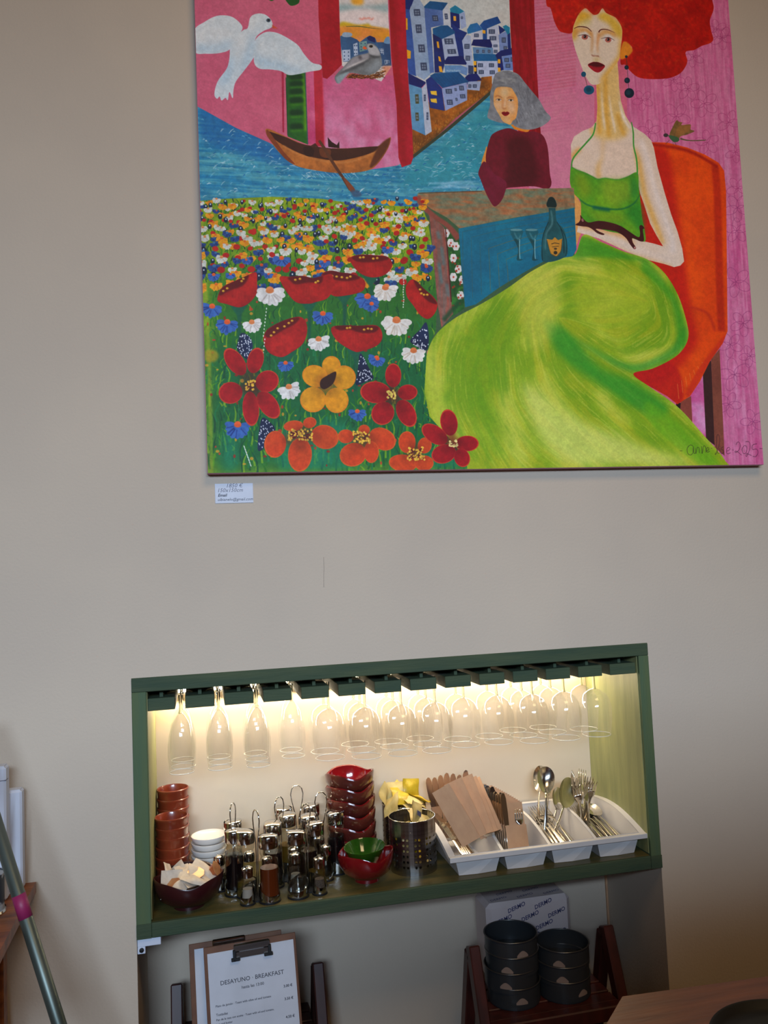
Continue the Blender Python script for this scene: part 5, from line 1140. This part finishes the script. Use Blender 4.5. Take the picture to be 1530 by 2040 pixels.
for x, y, lab in ((HF, .120, 'perforated brushed steel holder in front, packed with pale sachets'), (HR, .246, 'perforated steel holder behind, heaped with yellow sachets')):
    t = thing('steel_holder', lab, 'holder', (x, y, S), (0, 0, .3), 'perforated steel holders')
    perforated(.060, .132).build('perforated_wall', 'brushed_steel', t)
    MB().lathe([(0, .001), (.0598, .001), (.0598, .004), (0, .004)], 36, False).build('bottom', 'brushed_steel', t)
    MB().tube([(.0598 * math.cos(a), .0598 * math.sin(a), .132) for a in [2 * math.pi * i / 48 for i in range(48)]], .0014, 6, True).build('rolled_rim', 'chrome', t)
ym = [sachet(.05, .06, .005, 20 + i).mesh('tea_sachet', ('sachet_yellow', 'sachet_cream')[i % 2]) for i in range(4)]
def sach(i, x, y, z, r, lab, grp=None):
    o = bpy.data.objects.new('tea_sachet', ym[i % 4]); C.objects.link(o); o.location = (x, y, z); o.rotation_euler = [math.radians(a) for a in r]; tag(o, lab, 'sachet', grp); return o
BXc, BYc, T = HR, .246, S + .132
for j, (i, dx, dy, dz, r, lab) in enumerate((
    (0, .022, .0, .030, (75, 10, 20), 'tallest bright yellow sachet standing in the rear steel holder'),
    (1, -.045, -.045, .010, (40, -30, -40), 'pale yellow sachet hanging over the front left rim of the rear steel holder'),
    (0, .045, -.005, .006, (20, 25, 70), 'bright yellow sachet lying at the right rim of the rear steel holder'),
    (1, -.052, -.01, .024, (80, -30, 60), 'pale sachet with a raised corner at the left of the rear steel holder'),
    (3, -.02, .0, .026, (60, 0, -10), 'cream sachet leaning at the back left of the rear steel holder'),
    (2, -.012, -.02, .020, (35, 10, 10), 'yellow printed sachet in the middle of the rear steel holder'),
    (1, .01, -.045, .000, (25, 12, 25), 'cream sachet at the front of the rear steel holder'),
    (0, .0, .03, .018, (50, -10, 60), 'yellow sachet at the very back of the rear steel holder'),
    (3, .02, -.03, .008, (18, -12, 100), 'flat cream sachet under the yellow ones in the rear steel holder'))):
    sach(i, BXc + dx, BYc + dy, T + dz, r, lab)
for k in range(6):
    sach(k, BXc + .018 * math.cos(k), BYc + .018 * math.sin(k), S + .03 + .015 * k, (k * 20, 10, k * 50), 'tea sachet packed down inside the rear steel holder', 'sachets packed inside the rear holder')
    sach(k + 1, HF + .018 * math.cos(k), .122 + .018 * math.sin(k), S + .02 + .014 * k, (k * 25, 10, k * 50), 'tea sachet packed down inside the front steel holder', 'sachets packed inside the front holder')
for i, dx, dy, dz, r, lab in ((1, -.012, -.02, -.022, (10, 8, 30), 'cream sachet lying flat at the left in the front steel holder'), (3, .024, .01, -.014, (30, -20, 80), 'cream sachet leaning at the right in the front steel holder'),
                              (1, .014, -.004, .004, (80, 30, 50), 'sachet with blue print standing up in the front steel holder')):
    o = sach(i, HF + dx, .120 + dy, T + dz, r, lab)
MB().box(-.012, .012, -.006, .006, .0052, .0056).build('printed_mark', 'foil_blue', o)

# ---------------------------------------------------------------- cutlery tray
TX0, TX1, TY0, TY1 = .588, 1.108, .016, .292
tray = thing('cutlery_tray', 'light grey plastic cutlery tray with four compartments', 'tray', (0, 0, 0))
def rim_z(v): return S + .052 + .026 * math.sin(v * math.pi / 2) + .014 * math.sin(math.pi * v)        # rises and rounds off towards the back
nx = 4; lip = .013
cxs = [TX0 + .004 + (TX1 - TX0 - .008) * i / nx for i in range(nx + 1)]
NV = 12
b = MB()
def strip(b, fa, fb):
    vs = []; 
    for j in range(NV + 1): v = j / NV; vs += [fa(v), fb(v)]
    b.add(vs, [(2 * j, 2 * j + 1, 2 * j + 3, 2 * j + 2) for j in range(NV)], True)
def Y(v): return TY0 + (TY1 - TY0) * v
comp = []
for i in range(nx):
    x0, x1 = cxs[i] + .0045, cxs[i + 1] - .0045; m_ = .013
    bx0, bx1 = x0 + m_, x1 - m_
    c = MB()
    # sloping side walls, floor and ends of one compartment, inside and outside skins
    for off in (0, .0022):
        strip(c, lambda v: (x0 - off, Y(.02 + .96 * v), rim_z(.02 + .96 * v)), lambda v: (bx0 - off, Y(.06 + .88 * v), S + .003 - off))
        strip(c, lambda v: (bx1 + off, Y(.06 + .88 * v), S + .003 - off), lambda v: (x1 + off, Y(.02 + .96 * v), rim_z(.02 + .96 * v)))
        strip(c, lambda v: (bx0 - off, Y(.06 + .88 * v), S + .003 - off), lambda v: (bx1 + off, Y(.06 + .88 * v), S + .003 - off))
        for vv, wv, sg in ((.02, .06, -1), (.98, .94, 1)):
            pts = [(x0 - off, Y(vv) + sg * off, rim_z(vv)), (x1 + off, Y(vv) + sg * off, rim_z(vv)), (bx1 + off, Y(wv) + sg * off, S + .003 - off), ((bx0 + bx1) / 2, Y(wv) + sg * (off + .004), S + .003 - off), (bx0 - off, Y(wv) + sg * off, S + .003 - off)]
            c.add(pts, [(0, 1, 2, 3, 4)])
    c.build('compartment', 'tray_plastic', tray)
# rim: dividers and outer lip following the same curve
r_ = MB()
for i in range(nx + 1):
    a = cxs[i] - (.004 if i else lip); e = cxs[i] + (.004 if i < nx else lip)
    strip(r_, lambda v: (a, Y(v), rim_z(v) + .0005), lambda v: (e, Y(v), rim_z(v) + .0005))
for (u, sg) in ((0, -1), (1, 1)):
    z = rim_z(u); y0 = Y(u) + (0 if u == 0 else -.006); y1 = y0 + .007
    r_.box(TX0 - .009, TX1 + .009, y0 - (.008 if u == 0 else 0), y1 + (.008 if u else 0), z - .0015, z + .001, .0005)
for X in (TX0 - .009, TX1 + .009 - .0015):
    strip(r_, lambda v: (X, Y(v), rim_z(v)), lambda v: (X, Y(v), rim_z(v) - .010)); strip(r_, lambda v: (X + .0015, Y(v), rim_z(v) - .01), lambda v: (X + .0015, Y(v), rim_z(v)))
r_.box(TX0 - .009, TX1 + .009, TY0 - .009, TY0 - .0075, rim_z(0) - .011, rim_z(0) + .0005, .0004)
r_.build('rim', 'tray_plastic', tray)

# ---------------------------------------------------------------- cutlery pieces, z from handle end (0) to head
def flat_piece(stations, th=.0018):
    """stations: (z, half width, y offset)"""
    b = MB(); vs = []; n = len(stations)
    for z, hw, y in stations:
        vs += [(-hw, y, z), (-hw * .6, y - th, z), (hw * .6, y - th, z), (hw, y, z), (hw * .6, y + th * .6, z), (-hw * .6, y + th * .6, z)]
    fs = [(6 * i + k, 6 * i + (k + 1) % 6, 6 * i + 6 + (k + 1) % 6, 6 * i + 6 + k) for i in range(n - 1) for k in range(6)]
    fs += [(5, 4, 3, 2, 1, 0), tuple(6 * (n - 1) + k for k in range(6))]
    return b.add(vs, fs, True)
HND = [(0, .004, 0), (.004, .0085, 0), (.03, .0088, 0), (.07, .006, .001), (.10, .0038, .002), (.125, .003, .001)]
def fork_mb():
    b = flat_piece(HND + [(.135, .0045, 0), (.144, .0105, -.002), (.152, .0122, -.004), (.158, .0124, -.0045)], .0012)
    for k in range(4):
        x = -.0105 + .007 * k
        b.add([(x - .0018, -.005, .157), (x + .0018, -.005, .157), (x + .0018, -.0032, .157), (x - .0018, -.0032, .157),
               (x - .0016, -.004, .180), (x + .0016, -.004, .180), (x + .0016, -.0024, .180), (x - .0016, -.0024, .180),
               (x - .0006, .0006, .200), (x + .0006, .0006, .200), (x + .0006, .0016, .200), (x - .0006, .0016, .200)],
              [(0, 1, 5, 4), (1, 2, 6, 5), (2, 3, 7, 6), (3, 0, 4, 7), (4, 5, 9, 8), (5, 6, 10, 9), (6, 7, 11, 10), (7, 4, 8, 11), (8, 9, 10, 11)], True)
    return b
def spoon_mb(k=1.):
    b = flat_piece(HND + [(.138, .0032, 0)], .0014)
    L, W = .036 * k, .0245 * k; zc = .137 + L
    def bowl(off):
        def fn(u, v):
            a = u * 2 * math.pi; r = v
            wz = L * r * math.cos(a); wx = W * r * math.sin(a) * (1 + .12 * math.cos(a))
            return (wx, -.0095 * k * (1 - r * r) + off - .001, zc + wz)
        return fn
    b.sheet(28, 7, bowl(0)); b.sheet(28, 7, bowl(.0011)); return b
def knife_mb():
    b = flat_piece([(0, .005, 0), (.004, .009, 0), (.05, .0085, 0), (.095, .0065, 0), (.10, .0075, 0), (.104, .006, 0)], .0028)
    ol = [(-.0065, .103), (.0065, .103), (.0082, .13), (.0092, .17), (.0088, .20), (.006, .213), (.001, .219), (-.004, .216), (-.0072, .20), (-.0078, .15)]
    b.prism(ol, -.0007, .0007); return b
ME = {'fork': fork_mb().mesh('fork', 'cutlery_steel'), 'spoon': spoon_mb().mesh('spoon', 'cutlery_steel'), 'knife': knife_mb().mesh('knife', 'cutlery_steel'), 'big_spoon': spoon_mb(1.25).mesh('spoon', 'cutlery_steel')}
LEN = {'fork': .2, 'spoon': .209, 'knife': .219, 'big_spoon': .227}
def piece(kind, label, group=None):
    o = bpy.data.objects.new(kind.replace('big_', ''), ME[kind]); C.objects.link(o); tag(o, label, kind.replace('big_', ''), group); return o
def pix_piece(kind, hx, hy, hY, tx, ty, tY, label, face=(0, -1, 0), group=None):
    """head tip seen at (hx,hy) at depth hY, pointing away from a tail at (tx,ty,tY)"""
    a, t = at_y(hx, hy, hY), at_y(tx, ty, tY); d = (a - t).normalized()
    return place(piece(kind, label, group), a - d * LEN[kind], d, Vector(face))
def lean(kind, hx, hy, tail, label, face=(0, -1, 0), group=None):
    """a piece standing on its handle end at tail, its head seen at (hx, hy)"""
    t0 = Vector(tail); v = ray(hx, hy); L = LEN[kind]; q = CP - t0
    a_, b2, c_ = v.dot(v), 2 * v.dot(q), q.dot(q) - L * L; D = b2 * b2 - 4 * a_ * c_
    if D <= 0: k = -b2 / (2 * a_)
    else:
        ks = [(-b2 + math.sqrt(D)) / (2 * a_), (-b2 - math.sqrt(D)) / (2 * a_)]; ks = [k for k in ks if (CP + v * k).y < .285] or [ks[1]]; k = ks[0]
    d = (CP + v * k - t0).normalized()
    return place(piece(kind, label, group), t0, d, Vector(face))
# paper pouches
def pouch_proto():
    t = thing('cutlery_pouch', 'x', 'pouch')
    W_, H_ = .0325, .140
    b = MB(); b.box(-W_, W_, -.0004, .0002, 0, H_); b.build('back_sheet', 'kraft', t)
    b = MB(); b.sheet(8, 1, lambda u, v: (-W_ + 2 * W_ * u, .0058 + .0050 * math.sin(math.pi * u) ** .7 * (.5 + .5 * v), v * .084), True)
    b.sheet(8, 1, lambda u, v: (-W_ + 2 * W_ * u, .0061 + .0050 * math.sin(math.pi * u) ** .7 * (.5 + .5 * v), v * .084), True)
    b.build('front_pocket', 'kraft', t); return t
pp = pouch_proto(); first_p = [True]
def pouch(p, zd, yd, lab, grp=None, fork=True, knife=True, fl=None, kl=None, inset=0):
    if first_p[0]: o = pp; first_p[0] = False; o['label'] = lab
    else: o = copy_tree(pp, lab, None)
    if grp: o['group'] = grp
    elif 'group' in o: del o['group']
    place(o, p, zd, yd); M = o.matrix_world
    def sub(kind, x, z, l, g):
        k = piece(kind, l, g); q = M @ Matrix.Translation((x, .0068 if kind == 'fork' else .0045, z)) @ Matrix.Diagonal((1, 1, .58 if kind == 'fork' else .70, 1)); k.matrix_world = q
    if fork: sub('fork', -.015, .004 + inset * .3, fl or 'fork tucked in a kraft paper pouch of the packed row', None if fl else 'forks in the packed pouches')
    if knife: sub('knife', .0265, .004 + max(0, inset), kl or 'table knife tucked in a kraft paper pouch of the packed row', None if kl else 'knives in the packed pouches')
# second compartment: a packed row, seen edge on, the front one showing its face
cx2 = (cxs[1] + cxs[2]) / 2
for i in range(15):
    y = .205 - i * .0098
    p = Vector((cx2 - .016 + .0010 * i, y, S + .006 + .0006 * (14 - i))); 
    zd = Vector((.03 - .012 * (14 - i), .32 + .012 * (14 - i) * 0, 1)); yd = Vector((.22 - .035 * (14 - i), -1, 0))
    last = i == 14
    pouch(p, zd, yd, 'kraft paper cutlery pouch at the front of the packed row, facing out' if last else 'kraft paper cutlery pouch inside the packed row', None if last else 'packed cutlery pouches',
          fl='fork showing its tines in the front pouch of the packed row' if last else None, kl='table knife standing in the front pouch of the packed row' if last else None, inset=.008 if last else random.uniform(.0, .016))
# further row leaning against the back, in the first compartment
cx1 = (cxs[0] + cxs[1]) / 2
for i in range(7):
    p = Vector((cx1 - .010 + .010 * i, .240 - .006 * i, S + .030)); zd = Vector((-.12 + .04 * i, .10, 1)); yd = Vector((-.15, -1, .0))
    pouch(p, zd, yd, 'kraft paper cutlery pouch at the back of the left compartment', 'cutlery pouches at the back left', fork=False, kl=None, inset=random.uniform(.0, .022), knife=True)
# fan of pouches lying to the left
fan = [(860, 1577, .10, 946, 1690, .055), (884, 1563, .125, 960, 1687, .062), (905, 1555, .15, 972, 1682, .07), (914, 1560, .17, 980, 1676, .08), (921, 1562, .19, 986, 1668, .09)]
for i, (ax, ay, aY, tx, ty, tY) in enumerate(fan):
    a, t = at_y(ax + 18, ay - 6, aY), at_y(tx, ty, tY); d = (a - t).normalized()
    lab = 'kraft paper cutlery pouch leaning left, ' + ['frontmost of the fan', 'second of the fan', 'third of the fan', 'fourth of the fan', 'rearmost of the fan'][i]
    if first_p[0]: pass
    o = copy_tree(pp, lab, None); 
    if 'group' in o: del o['group']
    place(o, a - d * .150, d, Vector((.35, 1, .1))); o.matrix_world = o.matrix_world @ Matrix.Diagonal((.80, 1, 1.08, 1))
# knives lying against the left wall of the first compartment
for i in range(5):
    lean('knife', 868 + 5 * i, 1620 + 2 * i, (cxs[0] + .052 + .004 * i, .040 + .003 * i, S + .016 + .003 * i), 'table knife laid against the left wall of the tray', (.2, -.5, 1), 'knives against the left tray wall')
lean('spoon', 990, 1655, (cx1 + .03, .25, S + .012), 'small spoon lying at the front of the first compartment', (0, -.4, 1))
cx3, cx4 = (cxs[2] + cxs[3]) / 2, (cxs[3] + cxs[4]) / 2
F3 = (cx3 - .028, .13, S + .008)
lean('spoon', 1088, 1527, F3, 'upright spoon with its bright bowl facing out, third compartment', (-.1, -1, .5))
lean('spoon', 1075, 1525, (F3[0] - .008, .16, F3[2]), 'shaded spoon just behind the upright bright one', (-.95, -.45, 0))
lean('spoon', 1100, 1538, (F3[0] + .004, .165, F3[2]), 'spoon turned sideways behind the upright bright one', (.85, -.4, .1))
lean('big_spoon', 1140, 1552, (F3[0] - .008, .09, F3[2]), 'large serving spoon tilted right across the third compartment', (.3, -1, .2))
lean('spoon', 1118, 1572, (F3[0], .12, F3[2]), 'spoon tucked under the large serving spoon', (.3, -.7, .3))
def lying(kind, x0, x1, z, yh, yt, label, group=None, face=(0, 0, 1)):
    h, t = Vector((x1, yh, z + .05)), Vector((x0, yt, z)); d = (h - t).normalized()
    return place(piece(kind, label, group), t, d, Vector(face))
for i in range(6):
    lying('fork', cx3 - .024 + .009 * i, cx3 - .030 + .008 * i + .004 * (i % 2), S + .016 + .007 * (i % 3), .215, .030 + .005 * (i % 3), 'fork lying tines up in the third compartment', 'forks lying in the third compartment', (.1 * (i - 3), 0, 1))
lean('knife', 1052, 1608, (cx3 - .034, .05, S + .03), 'table knife lying along the divider of the third compartment', (.9, -.3, .3))
# fourth compartment
for i, (hx, hy, tl, lab, fc) in enumerate((
    (1160, 1533, (cx4 - .026, .15, S + .008), 'upright fork with bright tines in the rightmost compartment', (0, -1, .1)), (1174, 1546, (cx4 - .018, .185, S + .008), 'rearmost upright fork by the green side panel', (-.5, -1, 0)),
    (1141, 1538, (cx4 - .034, .18, S + .008), 'table fork turned edge on beside the upright bright fork', (1, -.2, 0)), (1168, 1560, (cx4 - .022, .14, S + .008), 'fork half hidden behind the upright bright fork', (.5, -1, .2)),
    (1182, 1556, (cx4 - .010, .20, S + .008), 'fork standing at the far right of the upright forks', (-.2, -1, 0)), (1154, 1545, (cx4 - .030, .20, S + .008), 'fork standing behind the edge-on table fork', (.3, -1, 0)),
    (1148, 1562, (cx4 - .032, .14, S + .008), 'fork leaning low at the left of the rightmost compartment', (-.3, -1, .2)))):
    lean('fork', hx, hy, tl, lab, fc)
for i in range(4):
    lying('fork', cx4 - .020 + .010 * i, cx4 - .034 + .010 * i, S + .014 + .006 * (i % 2), .23, .040, 'fork lying tines up in the fourth compartment', 'forks lying in the fourth compartment', (.1, 0, 1))
for i in range(4):
    kk = ('knife', 'spoon')[i % 2]
    lying(kk, cx4 + .008 + .008 * i, cx4 - .004 + .009 * i, S + .020 + .006 * (i % 2), .25, .038, 'table knife lying at the right of the fourth compartment' if kk == 'knife' else 'spoon lying at the right of the fourth compartment', 'knives lying at the right' if kk == 'knife' else 'spoons lying at the right')

# ---------------------------------------------------------------- below the shelf
def stool(name, x0, x1, apexz, ay, m, label, shelf_z, shelf=True):
    t = thing(name, label, 'stool', (0, 0, 0))
    for x in (x0, x1):
        MB().beam((x, ay, apexz), (x, ay - .215, .0), .028, .036).build('front_leg', m, t)
        MB().beam((x, ay + .012, apexz - .02), (x, ay + .17, .0), .028, .034).build('rear_leg', m, t)
        MB().beam((x + (.016 if x == x0 else -.016), ay - .11, shelf_z - .14), (x + (.016 if x == x0 else -.016), ay + .10, shelf_z - .14), .018, .03).build('side_rail', m, t)
    MB().beam((x0, ay + .085, apexz - .20), (x1, ay + .085, apexz - .20), .03, .03, Vector((0, 0, 1))).build('rear_rail', m, t)
    if shelf:
        MB().box(x0 + .012, x1 - .012, ay - .105, ay - .075, shelf_z - .036, shelf_z + .0, .003).build('front_rail', m, t)
        for k in range(4): MB().box(x0 + .014, x1 - .014, ay - .072 + .05 * k, ay - .030 + .05 * k, shelf_z - .02, shelf_z - .004, .002).build('slat', m, t)
        for k in range(4): MB().box(x0 + .014, x1 - .014, ay - .10 + .052 * k, ay - .058 + .052 * k, .2, .216, .002).build('lower_slat', m, t)
    return t
SHZ = .425
stool('wooden_step_stool', .655, 1.03, .575, .10, 'mahogany', 'reddish brown wooden folding stool holding baking tins below the niche shelf', SHZ)
# springform tins
def tin(R, h):
    t = thing('baking_tin', 'x', 'baking tin')
    MB().lathe([(0, 0), (R * .97, 0), (R * .97, .003), (R, .004), (R, h), (R - .0012, h), (R - .0012, .004), (0, .003)], 48).build('tin_wall', 'nonstick', t)
    MB().tube([((R + .001) * math.cos(a), (R + .001) * math.sin(a), h) for a in [2 * math.pi * i / 48 for i in range(48)]], .0018, 6, True).build('rolled_rim', 'tin_rim', t)
    MB().sheet(8, 2, lambda u, v: ((R + .0006) * math.cos(-1.9 + .45 * u), (R + .0006) * math.sin(-1.9 + .45 * u), h * .30 + .016 * v * (.3 + .7 * math.sin(math.pi * u)))).build('sticker', 'sticker', t)
    return t
tp = tin(.068, .052); tp['used'] = 0
tl = at_y(1022, 1868, .12)
def tins(cx, cy, z0, n, pitch, nm):
    for k in range(n):
        lab = 'dark non-stick round baking tin, %s of the %s tin stack' % ('topmost' if k == n - 1 else 'lowest' if k == 0 else ORD[n - 1 - k] + ' from top', nm)
        if not tp.get('used'): o = tp; o['used'] = 1; o['label'] = lab; o['group'] = 'baking tins on the stool'
        else: o = copy_tree(tp, lab, 'baking tins on the stool')
        o.location = (cx + random.uniform(-.003, .003), cy, z0 + pitch * k); o.rotation_euler = (0, 0, random.uniform(-.5, .7)); 
tins(.764, .115, SHZ - .003, 4, .0382, 'left')
tins(.905, .105, SHZ - .003, 3, .0382, 'right')
# wrapped pack of paper towels
pa, pb = at_y(965, 1805, .245), at_y(1128, 1800, .245)
pk = thing('paper_towel_pack', 'wrapped pack of paper towels printed with small blue lettering', 'pack', (pa.x - .012, .190, SHZ - .003))
PWd = .245; PHt = .208
MB().box(0, PWd, 0, .108, 0, PHt, .012).build('wrapper', 'wrap', pk)
for r in range(5):
    for c in range(4):
        x = .012 + .078 * c + (.038 if r % 2 else 0) - .03
        if 0 < x < PWd - .045: text_mesh(pk, 'DERMO', .0155, 'ink_blue', 'printed_word', (x, -.0004, PHt - .028 - .028 * r), .2, rotz=math.radians(-17), bold=.0003)
for r in range(3):
    for c in range(3):
        x = .02 + .078 * c + (.03 if r % 2 else 0)
        if x < PWd - .05:
            o = text_mesh(pk, 'DERMO', .0155, 'ink_blue', 'printed_word', (x, .02 + .034 * r, PHt + .0004), .2); o.rotation_euler = (0, 0, math.radians(14))
# clipboards leaning on a second stool
stool('dark_wooden_stool', -.085, .265, .55, .19, 'dark_stool', 'dark wooden stool in shadow behind the menu clipboards', .40)
def clipboard(px0, py0, px1, py1, Y, label, page=True, cat='clipboard'):
    a, b_ = at_y(px0, py0, Y), at_y(px1, py1, Y); wd = (b_ - a).length; hh = .32
    t = thing('clipboard', label, cat); th = math.atan2(-(b_.z - a.z), b_.x - a.x)
    xd = (b_ - a).normalized(); lean = Vector((0, .17, 1)).normalized()
    zd = (lean - xd * lean.dot(xd)).normalized(); yd = zd.cross(xd)
    p = a - zd * hh
    t.matrix_world = Matrix(((xd.x, yd.x, zd.x, p.x), (xd.y, yd.y, zd.y, p.y), (xd.z, yd.z, zd.z, p.z), (0, 0, 0, 1)))
    MB().box(0, wd, 0, .003, 0, hh, .001).build('board', 'hardboard', t)
    return t, wd, hh
c2, wd, hh = clipboard(376, 1882, 560, 1852, .060, 'hardboard clipboard behind the menu, only its left edge showing')
MB().box(.012, wd - .02, -.0012, -.0004, .0, hh - .012).build('sheet', 'paper', c2)
MB().box(wd * .25, wd * .6, -.008, -.001, hh - .014, hh + .003, .002).build('clip', 'chrome', c2)
c1, wd, hh = clipboard(405, 1889, 588, 1857, .036, 'hardboard clipboard holding the breakfast menu under a chrome clip')
pg = MB().box(.008, wd - .006, -.0012, -.0004, .0, hh - .014).build('menu_page', 'paper', c1)
cl = MB(); cl.box(wd * .32, wd * .71, -.010, -.0015, hh - .020, hh - .002, .003); cl.box(wd * .33, wd * .70, -.004, -.0015, hh - .034, hh - .018, .001)
clo = cl.build('clip', 'brushed_steel', c1)
for x in (wd * .335, wd * .69): MB().box(x - .010, x + .010, -.0105, -.0016, hh - .038, hh - .031, .001).build('clip_foot', 'black_plastic', clo); 
for x in (wd * .325, wd * .705): MB().box(x - .0035, x + .0035, -.0105, -.0016, hh - .038, hh - .014, .001).build('clip_foot', 'black_plastic', clo)
def line(s_, x, dz, sz, m_='ink', al='LEFT', bold=.0001): text_mesh(pg, s_, sz, m_, 'menu_line', (x, -.0014, hh - dz), 0, al, bold)
line('DESAYUNO · BREAKFAST', wd * .5, .084, .0130, al='CENTER'); line('hasta las 13:00', wd * .5, .099, .0088, al='CENTER')
for i, (dz, tl_, pr_) in enumerate(((.136, [('Plato de jamón', 1), (' · Spanish cured ham with tomato', 0)], '3.50 €'), (.150, None, None))):
    pass
rows = [(.128, 'Plato de jamón · Toast with olive oil and tomato', .0068, None), (.119, None, 0, '3.00 €'), (.146, 'Tostadas', .0078, '3.50 €'), (.156, 'Pan de la casa con aceite · Toast with oil and tomato,', .0064, None), (.165, 'jam and butter', .0064, None),
        (.184, 'Bocadillo', .0078, '4.50 €'), (.194, 'Media barra con queso o jamón · Half baguette', .0064, None), (.203, 'filled with cheese or ham', .0064, None), (.222, 'Huevos con pan · Eggs with bread and bacon', .0066, '5.50 €'), (.232, 'zumo de naranja · orange juice', .0064, None),
        (.252, 'Bollería · Pastries of the day', .0068, '2.50 €')]
for dz, s_, sz, pr_ in rows:
    if s_: line(s_, .02, dz, sz * .95)
    if pr_: line(pr_, wd - .016, dz - .006, .0078, al='RIGHT', bold=.0002)
# cleat under the shelf at the left reveal
cl0 = thing('shelf_cleat', 'short white painted cleat with a dark screw under the left end of the green shelf', 'bracket', (0, 0, 0))
MB().box(NL + .001, NL + .052, .0, .016, NB - .0185, NB - .0005, .001).build('cleat', 'white_card', cl0)
MB().lathe([(0, 0), (.005, 0), (.005, .003), (.002, .004), (0, .004)], 12, M=Matrix.Translation((NL + .010, .0, NB - .025)) @ Matrix.Rotation(math.radians(90), 4, 'X')).build('screw', 'black_plastic', cl0)
MB().box(NL + .001, NL + .018, .0005, .016, NB - .034, NB - .0185, .001).build('cleat_foot', 'white_card', cl0)
# panel joint strip in the right rear corner of the lower niche
struct(MB().box(NR - .006, NR - .0005, ND - .006, ND - .0005, .0, NB).build('trim_1', 'kraft'))

# ---------------------------------------------------------------- table at the lower right
TZ = .735
def tz(px, py, z=TZ): return at_z(px, py, z)
k0, k1, k2 = tz(1240, 1985), tz(1530, 1945), tz(1208, 2040)
u = (k1 - k0).normalized(); v = (k2 - k0).normalized()
q = [k0, k0 + v * .62, k0 + v * .62 + u * 1.0, k0 + u * 1.1]
t = thing('dining_table', 'brown wooden table top at the lower right corner', 'table')
b = MB(); n = 4
b.add([(p.x, p.y, TZ) for p in q] + [(p.x, p.y, TZ - .028) for p in q], [(0, 1, 2, 3), (7, 6, 5, 4)] + [(i, i + 4, (i + 1) % 4 + 4, (i + 1) % 4) for i in range(4)]); b.build('table_top', 'table_wood', t)
cen = (q[0] + q[2]) / 2
for i in range(4):
    p = q[i].lerp(cen, .16); MB().box(p.x - .025, p.x + .025, p.y - .025, p.y + .025, 0, TZ - .028, .003).build('leg', 'table_wood', t)
# round black pan on it
pc_ = tz(1592, 2100, TZ)
t = thing('round_black_tray', 'round black tray lying on the brown table at the lower right corner', 'tray', (pc_.x, pc_.y, TZ))
MB().lathe([(0, 0), (.118, 0), (.128, .004), (.134, .014), (.137, .015), (.136, .017), (.132, .016), (.125, .007), (.116, .003), (0, .003)], 64).build('tray_dish', 'black_plastic', t)
MB().lathe([(.020, .0032), (.022, .0036), (.024, .0032)], 48).build('centre_ring', 'nonstick', t)

# ---------------------------------------------------------------- things at the left edge
LZ = at_y(20, 1792, -.10).z
lx = at_y(44, 1795, -.10).x
qa, qb = at_z(49, 1799, LZ), at_z(-4, 1902, LZ); e_ = (qb - qa).normalized()
t = thing('side_table', 'orange brown wooden side table at the left edge', 'table')
pl = [Vector((qa.x, -.012, LZ)), qa, qa + e_ * .5, qa + e_ * .5 + Vector((-.6, 0, 0)), Vector((qa.x - .75, -.012, LZ))]
b = MB(); n = 5
b.add([(p.x, p.y, LZ) for p in pl] + [(p.x, p.y, LZ - .022) for p in pl], [tuple(range(n))[::-1], tuple(range(n, 2 * n))] + [(i, (i + 1) % n, (i + 1) % n + n, i + n) for i in range(n)]); b.build('table_top', 'shelf_wood', t)
cen = sum(pl, Vector()) / 5
for p in pl:
    r = p.lerp(cen, .25); MB().box(r.x - .018, r.x + .018, r.y - .018, r.y + .018, 0, LZ - .022, .003).build('leg', 'shelf_wood', t)
# two white folders standing against the wall
def folder(pxl, pxr, pyt, Y, lab, th=.03):
    a, b_ = at_y(pxl, pyt, Y), at_y(pxr, pyt, Y); h_ = a.z - LZ
    t = thing('white_folder', lab, 'folder', (a.x, Y, LZ)); w_ = b_.x - a.x
    MB().box(-.12, w_, 0, th, 0.0, h_, .004).build('cover', 'white_card', t)
    MB().box(-.11, w_ - .004, .004, th - .004, .004, h_ + .0015, 0).build('pages', 'paper', t); return t, w_, h_
folder(18, 43, 1577, -.055, 'pale blue-white folder standing against the wall, the shorter of the two')
f2, w_, h_ = folder(-8, 11, 1530, -.105, 'taller white ring folder at the very left edge', .035)
MB().box(-.12, w_ + .0004, -.0006, .02, h_ - .028, h_ - .0265).build('cover_crease', 'pencil', f2); MB().box(-.02, -.001, -.0008, .0, h_ - .10, h_ - .045).build('dark_label', 'foil_blue', f2)
tn = at_y(2, 1780, -.15)
t = thing('patterned_tin', 'black and white patterned tin beside the grey pole', 'tin', (tn.x - .035, -.16, LZ)); 
MB().lathe([(0, 0), (.045, 0), (.045, .004), (.043, .006), (.043, .075), (0, .075)], 32).build('tin_body', 'print_dark', t); MB().lathe([(.0455, .0), (.047, .002), (.0455, .006)], 32).build('lower_rim', 'chrome', t)
# grey pole with a magenta band
p0, p1 = at_y(118, 2040, -.30), at_y(-8, 1640, -.24)
d = (p1 - p0).normalized(); foot = p0 - d * (p0.z / d.z); topp = p1 + d * .22
t = thing('mop_pole', 'grey metal pole with a magenta band leaning in front of the side table', 'pole', tuple(foot))
MB().tube([(0, 0, 0), tuple(topp - foot)], .0125, 20).build('pole_tube', 'aluminium', t)
m0 = at_y(44, 1832, -.27); m1 = at_y(31, 1785, -.265)
s0 = (m0 - foot).dot(d); s1 = (m1 - foot).dot(d)
MB().tube([tuple(d * s0), tuple(d * s1)], .0129, 20).build('magenta_band', 'magenta_tape', t)
MB().tube([(0, 0, 0), tuple(d * .02)], .0145, 16).build('rubber_foot', 'black_plastic', t)
